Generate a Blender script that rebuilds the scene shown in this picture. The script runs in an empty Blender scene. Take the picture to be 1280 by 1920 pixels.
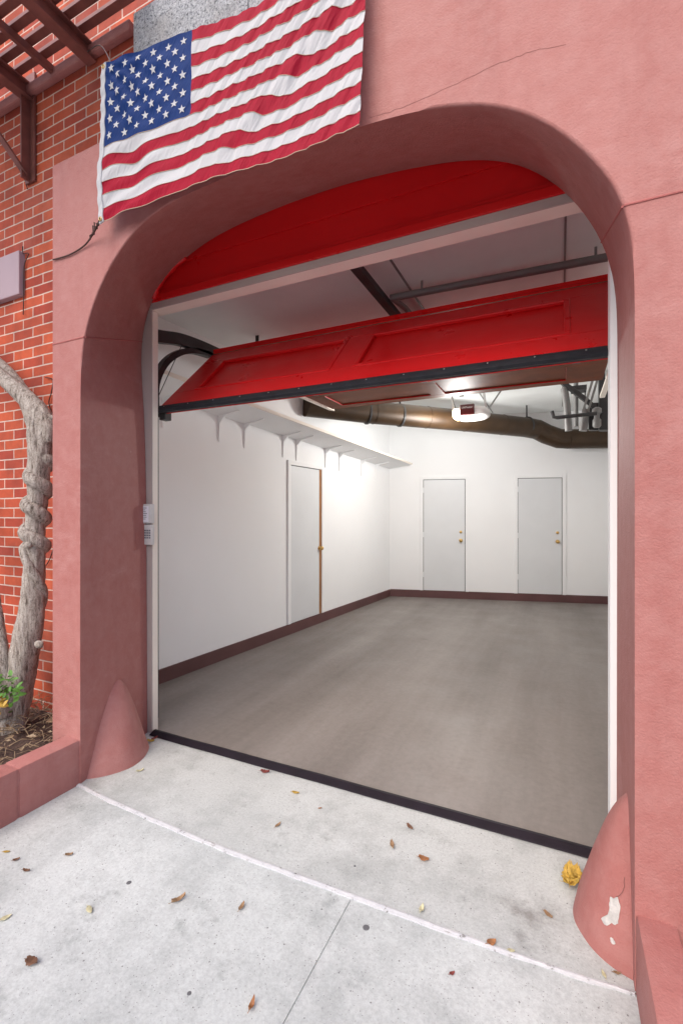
import bpy, bmesh, math, random
from mathutils import Vector, Matrix, noise
R_ = math.radians
random.seed(7)
S = bpy.context.scene
COL = S.collection

# ------------------------------------------------------------------ camera
CAM_H = 1.45
YAW = 25.258
cam_d = bpy.data.cameras.new('camera'); cam = bpy.data.objects.new('camera', cam_d); COL.objects.link(cam)
cam.location = (0, 0, CAM_H); cam.rotation_euler = (R_(90), 0, R_(YAW))
cam_d.sensor_fit = 'VERTICAL'; cam_d.sensor_height = 36.0; cam_d.sensor_width = 24.0
cam_d.lens = 869 / 1920 * 36; cam_d.shift_y = 4 / 1920
cam_d.clip_start = 0.02; cam_d.clip_end = 2000
S.camera = cam
# ------------------------------------------------------------------ world, sun, exposure
SUN_EL, SUN_AZ = 48, 10           # azimuth measured from the street (-y) towards the left (-x)
w = bpy.data.worlds.new('World'); S.world = w; w.use_nodes = True
wt = w.node_tree; sky = wt.nodes.new('ShaderNodeTexSky'); sky.sky_type = 'NISHITA'; sky.sun_disc = False
sky.sun_elevation = R_(SUN_EL); sky.air_density = 1.0; sky.dust_density = 4.0; sky.ozone_density = 1.0
sky.sun_rotation = R_(180 + SUN_AZ)
bg = wt.nodes['Background']; bg.inputs[1].default_value = 0.15
wt.links.new(sky.outputs[0], bg.inputs[0])
sd = bpy.data.lights.new('sun', 'SUN'); so = bpy.data.objects.new('sun', sd); COL.objects.link(so)
sd.energy = 0.55; sd.angle = R_(50); sd.color = (1.0, 0.965, 0.92)
el, az = R_(SUN_EL), R_(SUN_AZ)
sdir = Vector((-math.sin(az) * math.cos(el), -math.cos(az) * math.cos(el), math.sin(el)))
so.rotation_euler = sdir.to_track_quat('Z', 'Y').to_euler(); so.location = (-2, -4, 8)
vs = S.view_settings; vs.view_transform = 'Standard'; vs.look = 'None'; vs.gamma = 1; vs.use_curve_mapping = False
vs.exposure = 0.76
S.cycles.max_bounces = 10; S.cycles.diffuse_bounces = 7

# ------------------------------------------------------------------ materials
def _n(nt, t, **k):
    n = nt.nodes.new(t)
    for a, v in k.items(): setattr(n, a, v)
    return n
def ramp(nt, fac, stops):
    r = _n(nt, 'ShaderNodeValToRGB'); e = r.color_ramp.elements
    e[0].position, e[0].color = stops[0][0], (*stops[0][1], 1)
    e[1].position, e[1].color = stops[1][0], (*stops[1][1], 1)
    for p, c in stops[2:]:
        x = e.new(p); x.color = (*c, 1)
    nt.links.new(fac, r.inputs[0]); return r.outputs[0]
def mixc(nt, fac, a, b, mode='MIX'):
    m = _n(nt, 'ShaderNodeMix', data_type='RGBA', blend_type=mode)
    for i, v in ((0, fac), (6, a), (7, b)):
        if isinstance(v, (int, float)): m.inputs[i].default_value = v
        elif isinstance(v, tuple): m.inputs[i].default_value = (*v, 1)
        else: nt.links.new(v, m.inputs[i])
    return m.outputs[2]
def tnoise(nt, vec, scale, detail=4, rough=.55):
    n = _n(nt, 'ShaderNodeTexNoise'); n.inputs['Scale'].default_value = scale; n.inputs['Detail'].default_value = detail
    n.inputs['Roughness'].default_value = rough
    if vec is not None: nt.links.new(vec, n.inputs['Vector'])
    return n.outputs[0]
def base(name, rough=.6, metal=0, spec=.5):
    m = bpy.data.materials.new(name); m.use_nodes = True; nt = m.node_tree
    p = nt.nodes['Principled BSDF']; p.inputs['Roughness'].default_value = rough; p.inputs['Metallic'].default_value = metal
    p.inputs['Specular IOR Level'].default_value = spec
    tc = _n(nt, 'ShaderNodeTexCoord')
    return m, nt, p, tc.outputs['Object']
def bump(nt, p, h, strength=.2, dist=.01, prev=None):
    b = _n(nt, 'ShaderNodeBump'); b.inputs['Strength'].default_value = strength; b.inputs['Distance'].default_value = dist
    nt.links.new(h, b.inputs['Height'])
    if prev is not None: nt.links.new(prev, b.inputs['Normal'])
    nt.links.new(b.outputs[0], p.inputs['Normal']); return b.outputs[0]
def scaled(nt, vec, s):
    mp = _n(nt, 'ShaderNodeMapping'); mp.inputs['Scale'].default_value = s; nt.links.new(vec, mp.inputs[0]); return mp.outputs[0]
def mat(name, c, rough=.6, metal=0, var=.12, scale=3., bs=0., bscale=60., spec=.5, bdist=.005):
    m, nt, p, v = base(name, rough, metal, spec)
    n1 = tnoise(nt, v, scale, 5); lo = tuple(x * (1 - var) for x in c); hi = tuple(min(1, x * (1 + var)) for x in c)
    nt.links.new(ramp(nt, n1, [(.3, lo), (.7, hi)]), p.inputs['Base Color'])
    if bs: bump(nt, p, tnoise(nt, v, bscale, 4), bs, bdist)
    return m

def stucco_mat():
    m, nt, p, v = base('pink_stucco', .64, 0, .38)
    a = ramp(nt, tnoise(nt, v, 1.1, 6, .6), [(.3, (.355, .124, .110)), (.7, (.41, .168, .152))])
    a = mixc(nt, ramp(nt, tnoise(nt, scaled(nt, v, (5, 5, .55)), 1, 6, .7), [(.50, (0, 0, 0)), (.72, (.45, .45, .45))]), a, (.28, .092, .083))
    a = mixc(nt, ramp(nt, tnoise(nt, scaled(nt, v, (1.6, 1.6, 4)), 1.3, 7, .75), [(.56, (0, 0, 0)), (.66, (.40, .40, .40))]), a, (.47, .235, .218))
    b = mixc(nt, ramp(nt, tnoise(nt, v, 14, 6, .7), [(.40, (0, 0, 0)), (.75, (.45, .45, .45))]), a, (.46, .235, .218))
    # few white scuffs and hairline scratches
    vo = _n(nt, 'ShaderNodeTexVoronoi'); vo.inputs['Scale'].default_value = 6; nt.links.new(v, vo.inputs['Vector'])
    sc = ramp(nt, vo.outputs['Distance'], [(.0, (.75, .75, .75)), (.045, (0, 0, 0))])
    sel = ramp(nt, tnoise(nt, v, 2.7, 2), [(.56, (0, 0, 0)), (.60, (1, 1, 1))])
    b2 = mixc(nt, mixc(nt, 1.0, sc, sel, 'MULTIPLY'), b, (.72, .58, .55))
    nt.links.new(b2, p.inputs['Base Color'])
    f = tnoise(nt, v, 150, 3, .6); n0 = bump(nt, p, f, .55, .004)
    g = tnoise(nt, v, 22, 4, .6); bump(nt, p, g, .25, .012, n0)
    return m
def concrete_mat(name, lo, hi, speck=True, warm=None):
    m, nt, p, v = base(name, .85, 0, .3)
    a = ramp(nt, tnoise(nt, v, 1.3, 7, .62), [(.28, lo), (.72, hi)])
    st = ramp(nt, tnoise(nt, v, 2.1, 8, .75), [(.46, (0, 0, 0)), (.70, (.85, .85, .85))])
    a = mixc(nt, st, a, tuple(x * .70 for x in lo))
    bl = ramp(nt, tnoise(nt, v, 5.5, 6, .7), [(.58, (0, 0, 0)), (.70, (.62, .62, .62))])
    a = mixc(nt, bl, a, tuple(x * .62 for x in lo))
    fine = ramp(nt, tnoise(nt, v, 90, 4, .8), [(.30, (.82, .82, .83)), (.60, (1.06, 1.06, 1.06))])
    a = mixc(nt, 1.0, a, fine, 'MULTIPLY')
    if speck:
        for sc, r0, thr, colr in ((38, .11, .60, (.17, .165, .17)), (95, .17, .52, (.23, .225, .23)), (14, .05, .68, (.14, .135, .14))):
            vo = _n(nt, 'ShaderNodeTexVoronoi'); vo.inputs['Scale'].default_value = sc; nt.links.new(v, vo.inputs['Vector'])
            d = _n(nt, 'ShaderNodeMath', operation='ADD'); nt.links.new(vo.outputs['Distance'], d.inputs[0])
            k = _n(nt, 'ShaderNodeMath', operation='MULTIPLY'); k.inputs[1].default_value = .16
            nt.links.new(tnoise(nt, v, sc * 2.5, 3), k.inputs[0]); nt.links.new(k.outputs[0], d.inputs[1])
            dot = ramp(nt, d.outputs[0], [(r0 + .05, (.85, .85, .85)), (r0 + .09, (0, 0, 0))])
            sep = _n(nt, 'ShaderNodeSeparateColor'); nt.links.new(vo.outputs['Color'], sep.inputs[0])
            sel = ramp(nt, sep.outputs[0], [(thr, (0, 0, 0)), (thr + .02, (1, 1, 1))])
            a = mixc(nt, mixc(nt, 1.0, dot, sel, 'MULTIPLY'), a, colr)
    if warm:
        for cx, cy, rx, ry, amt in warm:
            mp = _n(nt, 'ShaderNodeMapping'); mp.inputs['Location'].default_value = (-cx / rx, -cy / ry, 0); mp.inputs['Scale'].default_value = (1 / rx, 1 / ry, 0); nt.links.new(v, mp.inputs[0])
            ln_ = _n(nt, 'ShaderNodeVectorMath', operation='LENGTH'); nt.links.new(mp.outputs[0], ln_.inputs[0])
            ad = _n(nt, 'ShaderNodeMath', operation='MULTIPLY_ADD'); ad.inputs[1].default_value = 1.5; nt.links.new(tnoise(nt, v, 7, 7, .75), ad.inputs[0]); nt.links.new(ln_.outputs['Value'], ad.inputs[2])
            a = mixc(nt, ramp(nt, ad.outputs[0], [(.85, (amt, amt, amt)), (1.45, (0, 0, 0))] if False else [(.55, (amt, amt, amt)), (1.0, (0, 0, 0))]), a, (.15, .135, .125))
    nt.links.new(a, p.inputs['Base Color'])
    n0 = bump(nt, p, tnoise(nt, v, 130, 4, .7), .35, .003); bump(nt, p, tnoise(nt, v, 9, 4), .2, .01, n0)
    return m
def floor_mat():
    m, nt, p, v = base('garage_concrete', .5, 0, .4)
    sv = scaled(nt, v, (1.5, .16, 1)); rot = _n(nt, 'ShaderNodeMapping'); rot.inputs['Rotation'].default_value = (0, 0, R_(-14)); nt.links.new(sv, rot.inputs[0])
    a = ramp(nt, tnoise(nt, rot.outputs[0], 1.5, 6, .6), [(.3, (.165, .144, .131)), (.7, (.270, .242, .226))])
    b = mixc(nt, 1.0, a, ramp(nt, tnoise(nt, v, 26, 6, .7), [(.3, (.88, .88, .88)), (.7, (1.07, 1.07, 1.07))]), 'MULTIPLY')
    vo = _n(nt, 'ShaderNodeTexVoronoi'); vo.inputs['Scale'].default_value = 1.1; nt.links.new(scaled(nt, v, (1, 1.6, 1)), vo.inputs['Vector'])
    d = mixc(nt, ramp(nt, vo.outputs['Distance'], [(.035, (.35, .35, .35)), (.06, (0, 0, 0))]), b, (.12, .10, .09))
    nt.links.new(d, p.inputs['Base Color'])
    nt.links.new(ramp(nt, tnoise(nt, v, 2.2, 5), [(.3, (.42, .42, .42)), (.7, (.62, .62, .62))]), p.inputs['Roughness'])
    bump(nt, p, tnoise(nt, v, 60, 4), .08, .004); return m
def brick_mat():
    m, nt, p, v = base('red_brick', .78, 0, .3)
    sx = _n(nt, 'ShaderNodeSeparateXYZ'); nt.links.new(v, sx.inputs[0]); cx = _n(nt, 'ShaderNodeCombineXYZ')
    nt.links.new(sx.outputs[0], cx.inputs[0]); nt.links.new(sx.outputs[2], cx.inputs[1])
    wob = _n(nt, 'ShaderNodeTexNoise'); wob.inputs['Scale'].default_value = 9; nt.links.new(v, wob.inputs['Vector'])
    ws = _n(nt, 'ShaderNodeVectorMath', operation='SCALE'); ws.inputs['Scale'].default_value = .006; nt.links.new(wob.outputs['Color'], ws.inputs[0])
    ad = _n(nt, 'ShaderNodeVectorMath', operation='ADD'); nt.links.new(cx.outputs[0], ad.inputs[0]); nt.links.new(ws.outputs[0], ad.inputs[1])
    def bt(c1, c2, mc):
        b = _n(nt, 'ShaderNodeTexBrick'); nt.links.new(ad.outputs[0], b.inputs['Vector'])
        b.inputs['Scale'].default_value = 1; b.inputs['Brick Width'].default_value = .215; b.inputs['Row Height'].default_value = .068
        b.inputs['Mortar Size'].default_value = .0045; b.inputs['Mortar Smooth'].default_value = .15; b.inputs['Bias'].default_value = 0
        b.inputs['Color1'].default_value = (*c1, 1); b.inputs['Color2'].default_value = (*c2, 1); b.inputs['Mortar'].default_value = (*mc, 1)
        return b
    b = bt((.49, .098, .042), (.32, .052, .032), (.58, .47, .41))
    n = ramp(nt, tnoise(nt, v, 5, 5, .7), [(.3, (.72, .72, .76)), (.7, (1.25, 1.15, 1.1))])
    c = mixc(nt, 1.0, b.outputs['Color'], n, 'MULTIPLY')
    c = mixc(nt, ramp(nt, tnoise(nt, v, 1.7, 6, .7), [(.52, (0, 0, 0)), (.8, (.25, .25, .25))]), c, (.50, .24, .20))
    c = mixc(nt, ramp(nt, tnoise(nt, v, 40, 4, .8), [(.62, (0, 0, 0)), (.78, (.5, .5, .5))]), c, (.16, .05, .04))
    nt.links.new(c, p.inputs['Base Color'])
    inv = _n(nt, 'ShaderNodeInvert'); nt.links.new(b.outputs['Fac'], inv.inputs[1])
    n0 = bump(nt, p, inv.outputs[0], .6, .006); bump(nt, p, tnoise(nt, v, 70, 4), .3, .004, n0)
    return m
def granite_mat():
    m, nt, p, v = base('rough_granite', .8, 0, .4)
    a = ramp(nt, tnoise(nt, v, 85, 5, .8), [(.38, (.06, .065, .08)), (.46, (.44, .46, .51)), (.6, (.70, .71, .74))])
    nt.links.new(mixc(nt, ramp(nt, tnoise(nt, v, 4, 4), [(.45, (0, 0, 0)), (.8, (.5, .5, .5))]), a, (.42, .37, .33)), p.inputs['Base Color'])
    bump(nt, p, tnoise(nt, v, 60, 5, .8), .9, .02); return m
def bark_mat():
    m, nt, p, v = base('grey_bark', .9, 0, .2)
    s = scaled(nt, v, (60, 60, 9))
    a = ramp(nt, tnoise(nt, s, 1, 6, .75), [(.34, (.10, .075, .06)), (.46, (.40, .34, .30)), (.66, (.66, .60, .55))])
    b = mixc(nt, ramp(nt, tnoise(nt, v, 95, 4, .8), [(.5, (0, 0, 0)), (.68, (.75, .75, .75))]), a, (.09, .075, .065))
    nt.links.new(b, p.inputs['Base Color']); n0 = bump(nt, p, tnoise(nt, s, 1, 6, .75), .9, .02); bump(nt, p, tnoise(nt, v, 110, 3), .5, .006, n0)
    return m
def red_mat():
    m, nt, p, v = base('red_gloss_paint', .38, 0, .35)
    a = ramp(nt, tnoise(nt, v, 2.0, 5), [(.3, (.60, .008, .010)), (.7, (.67, .011, .013))])
    b = mixc(nt, ramp(nt, tnoise(nt, scaled(nt, v, (.5, 3, 3)), 3, 6, .7), [(.5, (0, 0, 0)), (.75, (.3, .3, .3))]), a, (.50, .016, .016))
    nt.links.new(b, p.inputs['Base Color'])
    nt.links.new(ramp(nt, tnoise(nt, v, 6, 4), [(.3, (.26, .26, .26)), (.7, (.42, .42, .42))]), p.inputs['Roughness'])
    bump(nt, p, tnoise(nt, v, 12, 3), .05, .006); return m
def cloth_mat(name, c):
    m, nt, p, v = base(name, .65, 0, .3)
    nt.links.new(ramp(nt, tnoise(nt, v, 6, 4), [(.3, tuple(x * .92 for x in c)), (.7, c)]), p.inputs['Base Color'])
    p.inputs['Specular IOR Level'].default_value = .2
    mr = _n(nt, 'ShaderNodeMapping'); mr.inputs['Rotation'].default_value = (0, R_(-38), 0); nt.links.new(v, mr.inputs[0])
    n0 = bump(nt, p, tnoise(nt, scaled(nt, mr.outputs[0], (52, 8, 7)), 1, 4, .55), .7, .012); bump(nt, p, tnoise(nt, v, 500, 2), .12, .002, n0)
    tr = _n(nt, 'ShaderNodeBsdfTranslucent'); tr.inputs[0].default_value = (*c, 1)
    mx = _n(nt, 'ShaderNodeMixShader'); mx.inputs[0].default_value = .12
    nt.links.new(p.outputs[0], mx.inputs[1]); nt.links.new(tr.outputs[0], mx.inputs[2])
    nt.links.new(mx.outputs[0], nt.nodes['Material Output'].inputs[0]); return m
def strip_mat():
    m, nt, p, v = base('worn_white_paint', .7)
    a = ramp(nt, tnoise(nt, v, 22, 6, .7), [(.36, (.20, .195, .19)), (.40, (.52, .53, .56)), (.8, (.66, .66, .68))])
    wear = ramp(nt, tnoise(nt, scaled(nt, v, (1, 3, 1)), 9, 5, .8), [(.58, (0, 0, 0)), (.64, (1, 1, 1))])
    # the right end is worn through
    sx = _n(nt, 'ShaderNodeSeparateXYZ'); nt.links.new(v, sx.inputs[0])
    nt.links.new(mixc(nt, wear, a, (.34, .33, .33)), p.inputs['Base Color']); bump(nt, p, tnoise(nt, v, 40, 5, .7), .5, .006); return m
def emit_mat(name, c, s):
    m = bpy.data.materials.new(name); m.use_nodes = True; p = m.node_tree.nodes['Principled BSDF']
    p.inputs['Base Color'].default_value = (*c, 1); p.inputs['Emission Color'].default_value = (*c, 1); p.inputs['Emission Strength'].default_value = s; return m
def leaf_mat(name, c):
    m, nt, p, v = base(name, .6)
    nt.links.new(ramp(nt, tnoise(nt, v, 60, 4, .7), [(.3, tuple(x * .55 for x in c)), (.65, c)]), p.inputs['Base Color']); return m

M = dict(
    stucco=stucco_mat(), brick=brick_mat(), granite=granite_mat(), bark=bark_mat(), red=red_mat(),
    walk=concrete_mat('sidewalk_concrete', (.47, .500, .502), (.60, .63, .63)),
    apron=concrete_mat('apron_concrete', (.44, .46, .455), (.58, .605, .60), warm=[(-.10, 1.80, .55, .42, .75), (.10, 2.12, .5, .3, .6), (-2.25, 1.68, .5, .25, .5)]),
    asphalt=mat('asphalt', (.09, .09, .092), .9, var=.3, bs=.4), gfloor=floor_mat(),
    patch=mat('bare_plaster', (.52, .50, .48), .9, var=.25, scale=25, bs=.7, bscale=50, bdist=.01),
    groove=mat('groove_shadow_paint', (.40, .12, .11), .7),
    crack=mat('crack_dirt', (.22, .09, .085), .9),
    white=mat('white_wall_paint', (.86, .865, .87), .75, var=.015, scale=1.5, bs=.05, bscale=90),
    doorw=mat('white_door_paint', (.70, .715, .73), .45, var=.02),
    ceil=mat('ceiling_paint', (.80, .82, .81), .85, var=.05, scale=2, bs=.08, bscale=40),
    cream=mat('cream_trim_paint', (.84, .77, .69), .5, var=.04), shadetrim=mat('cream_trim_shaded', (.46, .39, .37), .55, var=.05),  # frame is one cream paint; second tone has its shade put into the colour
    basebd=mat('baseboard_maroon', (.115, .05, .05), .4, var=.15),
    gold=mat('brown_door_edge', (.33, .14, .045), .5, var=.15, scale=12), brass=mat('brass', (.65, .43, .16), .3, 1, .05),
    rubber=mat('black_rubber', (.020, .022, .028), .55, spec=.25, var=.25, scale=20, bs=.2, bscale=25), thresh=mat('threshold_rubber', (.012, .008, .014), .55, spec=.25, var=.25, scale=12, bs=.15, bscale=40),
    steel=mat('galvanised_steel', (.42, .42, .42), .4, 1, .12, 8), dsteel=mat('dark_steel', (.05, .05, .052), .45, .4, .2, 8),
    brownsteel=mat('brown_painted_steel', (.21, .075, .062), .45, var=.25, scale=9, bs=.15, bscale=30),
    duct=mat('copper_brown_duct', (.042, .022, .009), .45, .25, .2, 6), pipe=mat('grey_pipe', (.22, .215, .21), .5, .1, .1, 6),
    fred=cloth_mat('flag_red', (.37, .004, .028)), fwhite=cloth_mat('flag_white', (.60, .60, .63)), fblue=cloth_mat('flag_blue', (.004, .032, .165)),
    thread=mat('seam_thread', (.45, .33, .25), .8), cord=mat('twine', (.07, .035, .03), .9),
    plaque=mat('mauve_panel', (.40, .29, .33), .6, var=.06), plastic=mat('white_plastic', (.62, .60, .59), .45, var=.03), label=mat('paper_label', (.80, .80, .86), .6, var=.02),
    ink=mat('grey_ink', (.16, .16, .19), .7), dred=mat('dark_red_plastic', (.07, .009, .010), .3), soil=mat('dark_soil', (.075, .045, .035), .95, var=.4, scale=30, bs=.8, bscale=60, bdist=.02),
    straw=leaf_mat('dry_straw', (.36, .26, .16)), green=leaf_mat('green_leaf', (.10, .26, .035)), strip=strip_mat(),
    doorback=mat('brown_door_back', (.15, .042, .016), .5, spec=.08, var=.2, scale=5), lamp=emit_mat('lit_lens', (1.0, .72, .40), 22.0), dark=mat('dark_gap', (.02, .018, .018), .8),
    ltan=leaf_mat('tan_leaf', (.36, .22, .12)), lbrown=leaf_mat('brown_leaf', (.22, .11, .065)), lyel=leaf_mat('yellow_leaf', (.62, .40, .07)), lpale=leaf_mat('pale_leaf', (.66, .62, .40)), lor=leaf_mat('orange_leaf', (.42, .18, .07)), lred=leaf_mat('red_leaf', (.28, .06, .05)),
    gum=mat('old_gum', (.12, .12, .13), .8))

# ------------------------------------------------------------------ helpers
F_ = Vector((-math.sin(R_(YAW)), math.cos(R_(YAW)), 0)); RT = Vector((math.cos(R_(YAW)), math.sin(R_(YAW)), 0))
def ray(px, py): return F_ + RT * ((px - 640) / 869) + Vector((0, 0, (964 - py) / 869))
def at(px, py, Y):
    d = ray(px, py); t = Y / d.y; return Vector((0, 0, CAM_H)) + d * t
def atz(px, py, Z=0.):
    d = ray(px, py); t = (Z - CAM_H) / d.z; return Vector((0, 0, CAM_H)) + d * t
def tag(o, label=None, cat=None, group=None, kind=None):
    for k, v in (('label', label), ('category', cat), ('group', group), ('kind', kind)):
        if v: o[k] = v
    return o
def thing(name, loc, label, cat, group=None):
    o = bpy.data.objects.new(name, None); COL.objects.link(o); o.location = loc; o.empty_display_size = .1
    return tag(o, label, cat, group)
def obj(name, bm, m, parent=None, smooth=False, ang=None):
    me = bpy.data.meshes.new(name); bmesh.ops.recalc_face_normals(bm, faces=bm.faces) if not getattr(bm, 'keep', False) else None
    bm.to_mesh(me); bm.free()
    for x in (m if isinstance(m, (list, tuple)) else [m]): me.materials.append(x)
    if smooth:
        me.polygons.foreach_set('use_smooth', [True] * len(me.polygons))
        if ang: me.set_sharp_from_angle(angle=R_(ang))
    o = bpy.data.objects.new(name, me); COL.objects.link(o)
    if parent is not None:
        o.parent = parent; o.matrix_parent_inverse = Matrix.Translation(world_loc(parent)).inverted()
    return o
def world_loc(o):
    return o.location if o.type == 'EMPTY' else Vector((0, 0, 0))
BM = bmesh.new
def box(bm, a, b, bev=0.):
    x0, y0, z0 = a; x1, y1, z1 = b
    vs = [bm.verts.new(p) for p in ((x0, y0, z0), (x1, y0, z0), (x1, y1, z0), (x0, y1, z0), (x0, y0, z1), (x1, y0, z1), (x1, y1, z1), (x0, y1, z1))]
    fs = [bm.faces.new([vs[i] for i in q]) for q in ((3, 2, 1, 0), (4, 5, 6, 7), (0, 1, 5, 4), (1, 2, 6, 5), (2, 3, 7, 6), (3, 0, 4, 7))]
    if bev: bmesh.ops.bevel(bm, geom=list({e for f in fs for e in f.edges}), offset=bev, segments=2, affect='EDGES', profile=.6)
    return bm
def frame_box(bm, o, ex, ey, ez, bev=0.):
    """box with corner o and edge vectors"""
    o = Vector(o); ex, ey, ez = Vector(ex), Vector(ey), Vector(ez)
    ps = [o, o + ex, o + ex + ey, o + ey]; ps += [p + ez for p in ps]
    vs = [bm.verts.new(p) for p in ps]
    fs = [bm.faces.new([vs[i] for i in q]) for q in ((3, 2, 1, 0), (4, 5, 6, 7), (0, 1, 5, 4), (1, 2, 6, 5), (2, 3, 7, 6), (3, 0, 4, 7))]
    if bev: bmesh.ops.bevel(bm, geom=list({e for f in fs for e in f.edges}), offset=bev, segments=2, affect='EDGES', profile=.6)
    return bm
def bar(bm, p, q, wx, wz, up=(0, 0, 1), bev=0.):
    p, q = Vector(p), Vector(q); d = (q - p).normalized(); s = d.cross(Vector(up)).normalized(); u = s.cross(d)
    return frame_box(bm, p - s * wx / 2 - u * wz / 2, s * wx, u * wz, q - p, bev)
def tube(bm, pts, rad, seg=12, cap=True, wob=0., fr=1.):
    pts = [Vector(p) for p in pts]; rad = rad if isinstance(rad, (list, tuple)) else [rad] * len(pts)
    rings = []; ref = None
    for i, p in enumerate(pts):
        d = (pts[min(i + 1, len(pts) - 1)] - pts[max(i - 1, 0)]).normalized()
        if ref is None: ref = d.orthogonal().normalized()
        ref = (ref - d * ref.dot(d)).normalized(); b = d.cross(ref)
        ring = []
        for k in range(seg):
            a = 2 * math.pi * k / seg; n = ref * math.cos(a) + b * math.sin(a)
            r = rad[i]
            if wob:
                q = p + n * r; r *= 1 + wob * noise.noise(Vector((n.x * 2.2, n.y * 2.2, q.z * fr))) + wob * .6 * noise.noise(q * 22)
            ring.append(bm.verts.new(p + n * r))
        rings.append(ring)
    for a, b in zip(rings, rings[1:]):
        for k in range(seg): bm.faces.new((a[k], a[(k + 1) % seg], b[(k + 1) % seg], b[k]))
    if cap: bm.faces.new(rings[0][::-1]); bm.faces.new(rings[-1])
    return bm
def smooth_path(ctrl, n=8):
    ctrl = [Vector(c) for c in ctrl]; out = []
    for i in range(len(ctrl) - 1):
        p0, p1, p2, p3 = ctrl[max(i - 1, 0)], ctrl[i], ctrl[i + 1], ctrl[min(i + 2, len(ctrl) - 1)]
        for k in range(n):
            t = k / n
            out.append(.5 * ((2 * p1) + (p2 - p0) * t + (2 * p0 - 5 * p1 + 4 * p2 - p3) * t * t + (3 * p1 - p0 - 3 * p2 + p3) * t ** 3))
    return out + [ctrl[-1]]
def lerps(vals, n):
    out = []
    for i in range(len(vals) - 1):
        for k in range(n): out.append(vals[i] + (vals[i + 1] - vals[i]) * k / n)
    return out + [vals[-1]]
def lathe(bm, prof, c, axis=(0, 0, 1), seg=16):
    ax = Vector(axis).normalized(); u = ax.orthogonal().normalized(); v = ax.cross(u); c = Vector(c); rings = []
    for r, h in prof: rings.append([bm.verts.new(c + ax * h + (u * math.cos(2 * math.pi * k / seg) + v * math.sin(2 * math.pi * k / seg)) * max(r, 1e-4)) for k in range(seg)])
    for a, b in zip(rings, rings[1:]):
        for k in range(seg): bm.faces.new((a[k], a[(k + 1) % seg], b[(k + 1) % seg], b[k]))
    bm.faces.new(rings[0][::-1]); bm.faces.new(rings[-1]); return bm

YF, YB = 1.655, 2.235       # front of the stucco arch, back of its reveal
# ================================================================== GROUND
tag(obj('road', box(BM(), (-400, -400, -.6), (400, 400, -.16)), M['asphalt']), 'dark asphalt street in front of the building', 'road', kind='structure')
bm = BM(); box(bm, (-12, -4.5, -.15), (-.716, 1.648, -.004)); box(bm, (-.711, -4.5, -.15), (9, 1.648, -.004)); box(bm, (-.716, -4.5, -.15), (-.711, 1.60, -.008))
tag(obj('sidewalk', bm, M['walk']), 'pale speckled concrete sidewalk with a scored joint', 'sidewalk', kind='structure')
# apron with a gently dipping front edge
fe = [(-2.335, 1.652), (-2.1, 1.632), (-1.75, 1.615), (-1.379, 1.604), (-1.05, 1.607), (-.741, 1.614), (-.246, 1.622), (.0, 1.632), (.203, 1.648)]
fe = [(p.x, p.y) for p in smooth_path([(x, y, 0) for x, y in fe], 6)]
bm = BM(); top = [bm.verts.new((x, y, 0)) for x, y in fe]; bk_ = [bm.verts.new((x, 2.30, 0)) for x, y in fe]
lo = [bm.verts.new((x, y, -.1)) for x, y in fe]
for i in range(len(fe) - 1):
    bm.faces.new((top[i], top[i + 1], bk_[i + 1], bk_[i])); bm.faces.new((lo[i], lo[i + 1], top[i + 1], top[i]))
for sgn, xs in ((-1, (-2.335, -2.62)), (1, (.203, .30))):
    ed = top[0] if sgn < 0 else top[-1]; eb = bk_[0] if sgn < 0 else bk_[-1]
    a = bm.verts.new((xs[1], 1.66, 0)); b = bm.verts.new((xs[1], 2.30, 0)); bm.faces.new((ed, eb, b, a))
tag(obj('driveway_apron', bm, M['apron']), 'short concrete apron rising to the garage threshold', 'pavement', kind='structure')
# painted lip between apron and sidewalk
bm = BM(); prof = []
for i, (x, y) in enumerate(fe):
    wd = .016 + .005 * noise.noise(Vector((x * 9, 0, 0))) - .006 * max(0, min(1, (x + .5) * 2)); j = .003 * noise.noise(Vector((x * 30, 2, 0)))
    prof.append([bm.verts.new(p) for p in ((x, y + j + .003, .003), (x, y - .004 + j, .0042), (x, y - wd + j, .001), (x, y - wd - .003, -.06))])
for a, b in zip(prof, prof[1:]):
    for k in range(3): bm.faces.new((a[k], a[k + 1], b[k + 1], b[k]))
tag(obj('painted_strip', bm, M['strip']), 'worn white painted strip along the edge of the driveway apron', 'painted strip', kind='structure')
tag(obj('garage_floor', box(BM(), (-3.6, 2.262, -.2), (1.3, 9.2, .003)), M['gfloor']), 'smooth brownish grey concrete garage floor', 'floor', kind='structure')
# threshold
bm = BM(); pr = [(2.184, .004), (2.190, .009), (2.205, .014), (2.226, .016), (2.240, .023), (2.256, .022), (2.266, .006)]
N = 40; rows = []
for i in range(N + 1):
    x = -2.43 + (2.64) * i / N; wv = .006 * noise.noise(Vector((x * 2.2, 0, 4)))
    rows.append([bm.verts.new((x, y + wv + (.018 if j < 3 else 0) * 1, z)) for j, (y, z) in enumerate(pr)])
for a, b in zip(rows, rows[1:]):
    for k in range(len(pr) - 1): bm.faces.new((a[k], a[k + 1], b[k + 1], b[k]))
bm.faces.new(rows[0]); bm.faces.new(rows[-1][::-1])
tag(obj('door_threshold', bm, M['thresh'], smooth=True, ang=25), 'black rubber threshold strip across the garage doorway', 'threshold')

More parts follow.
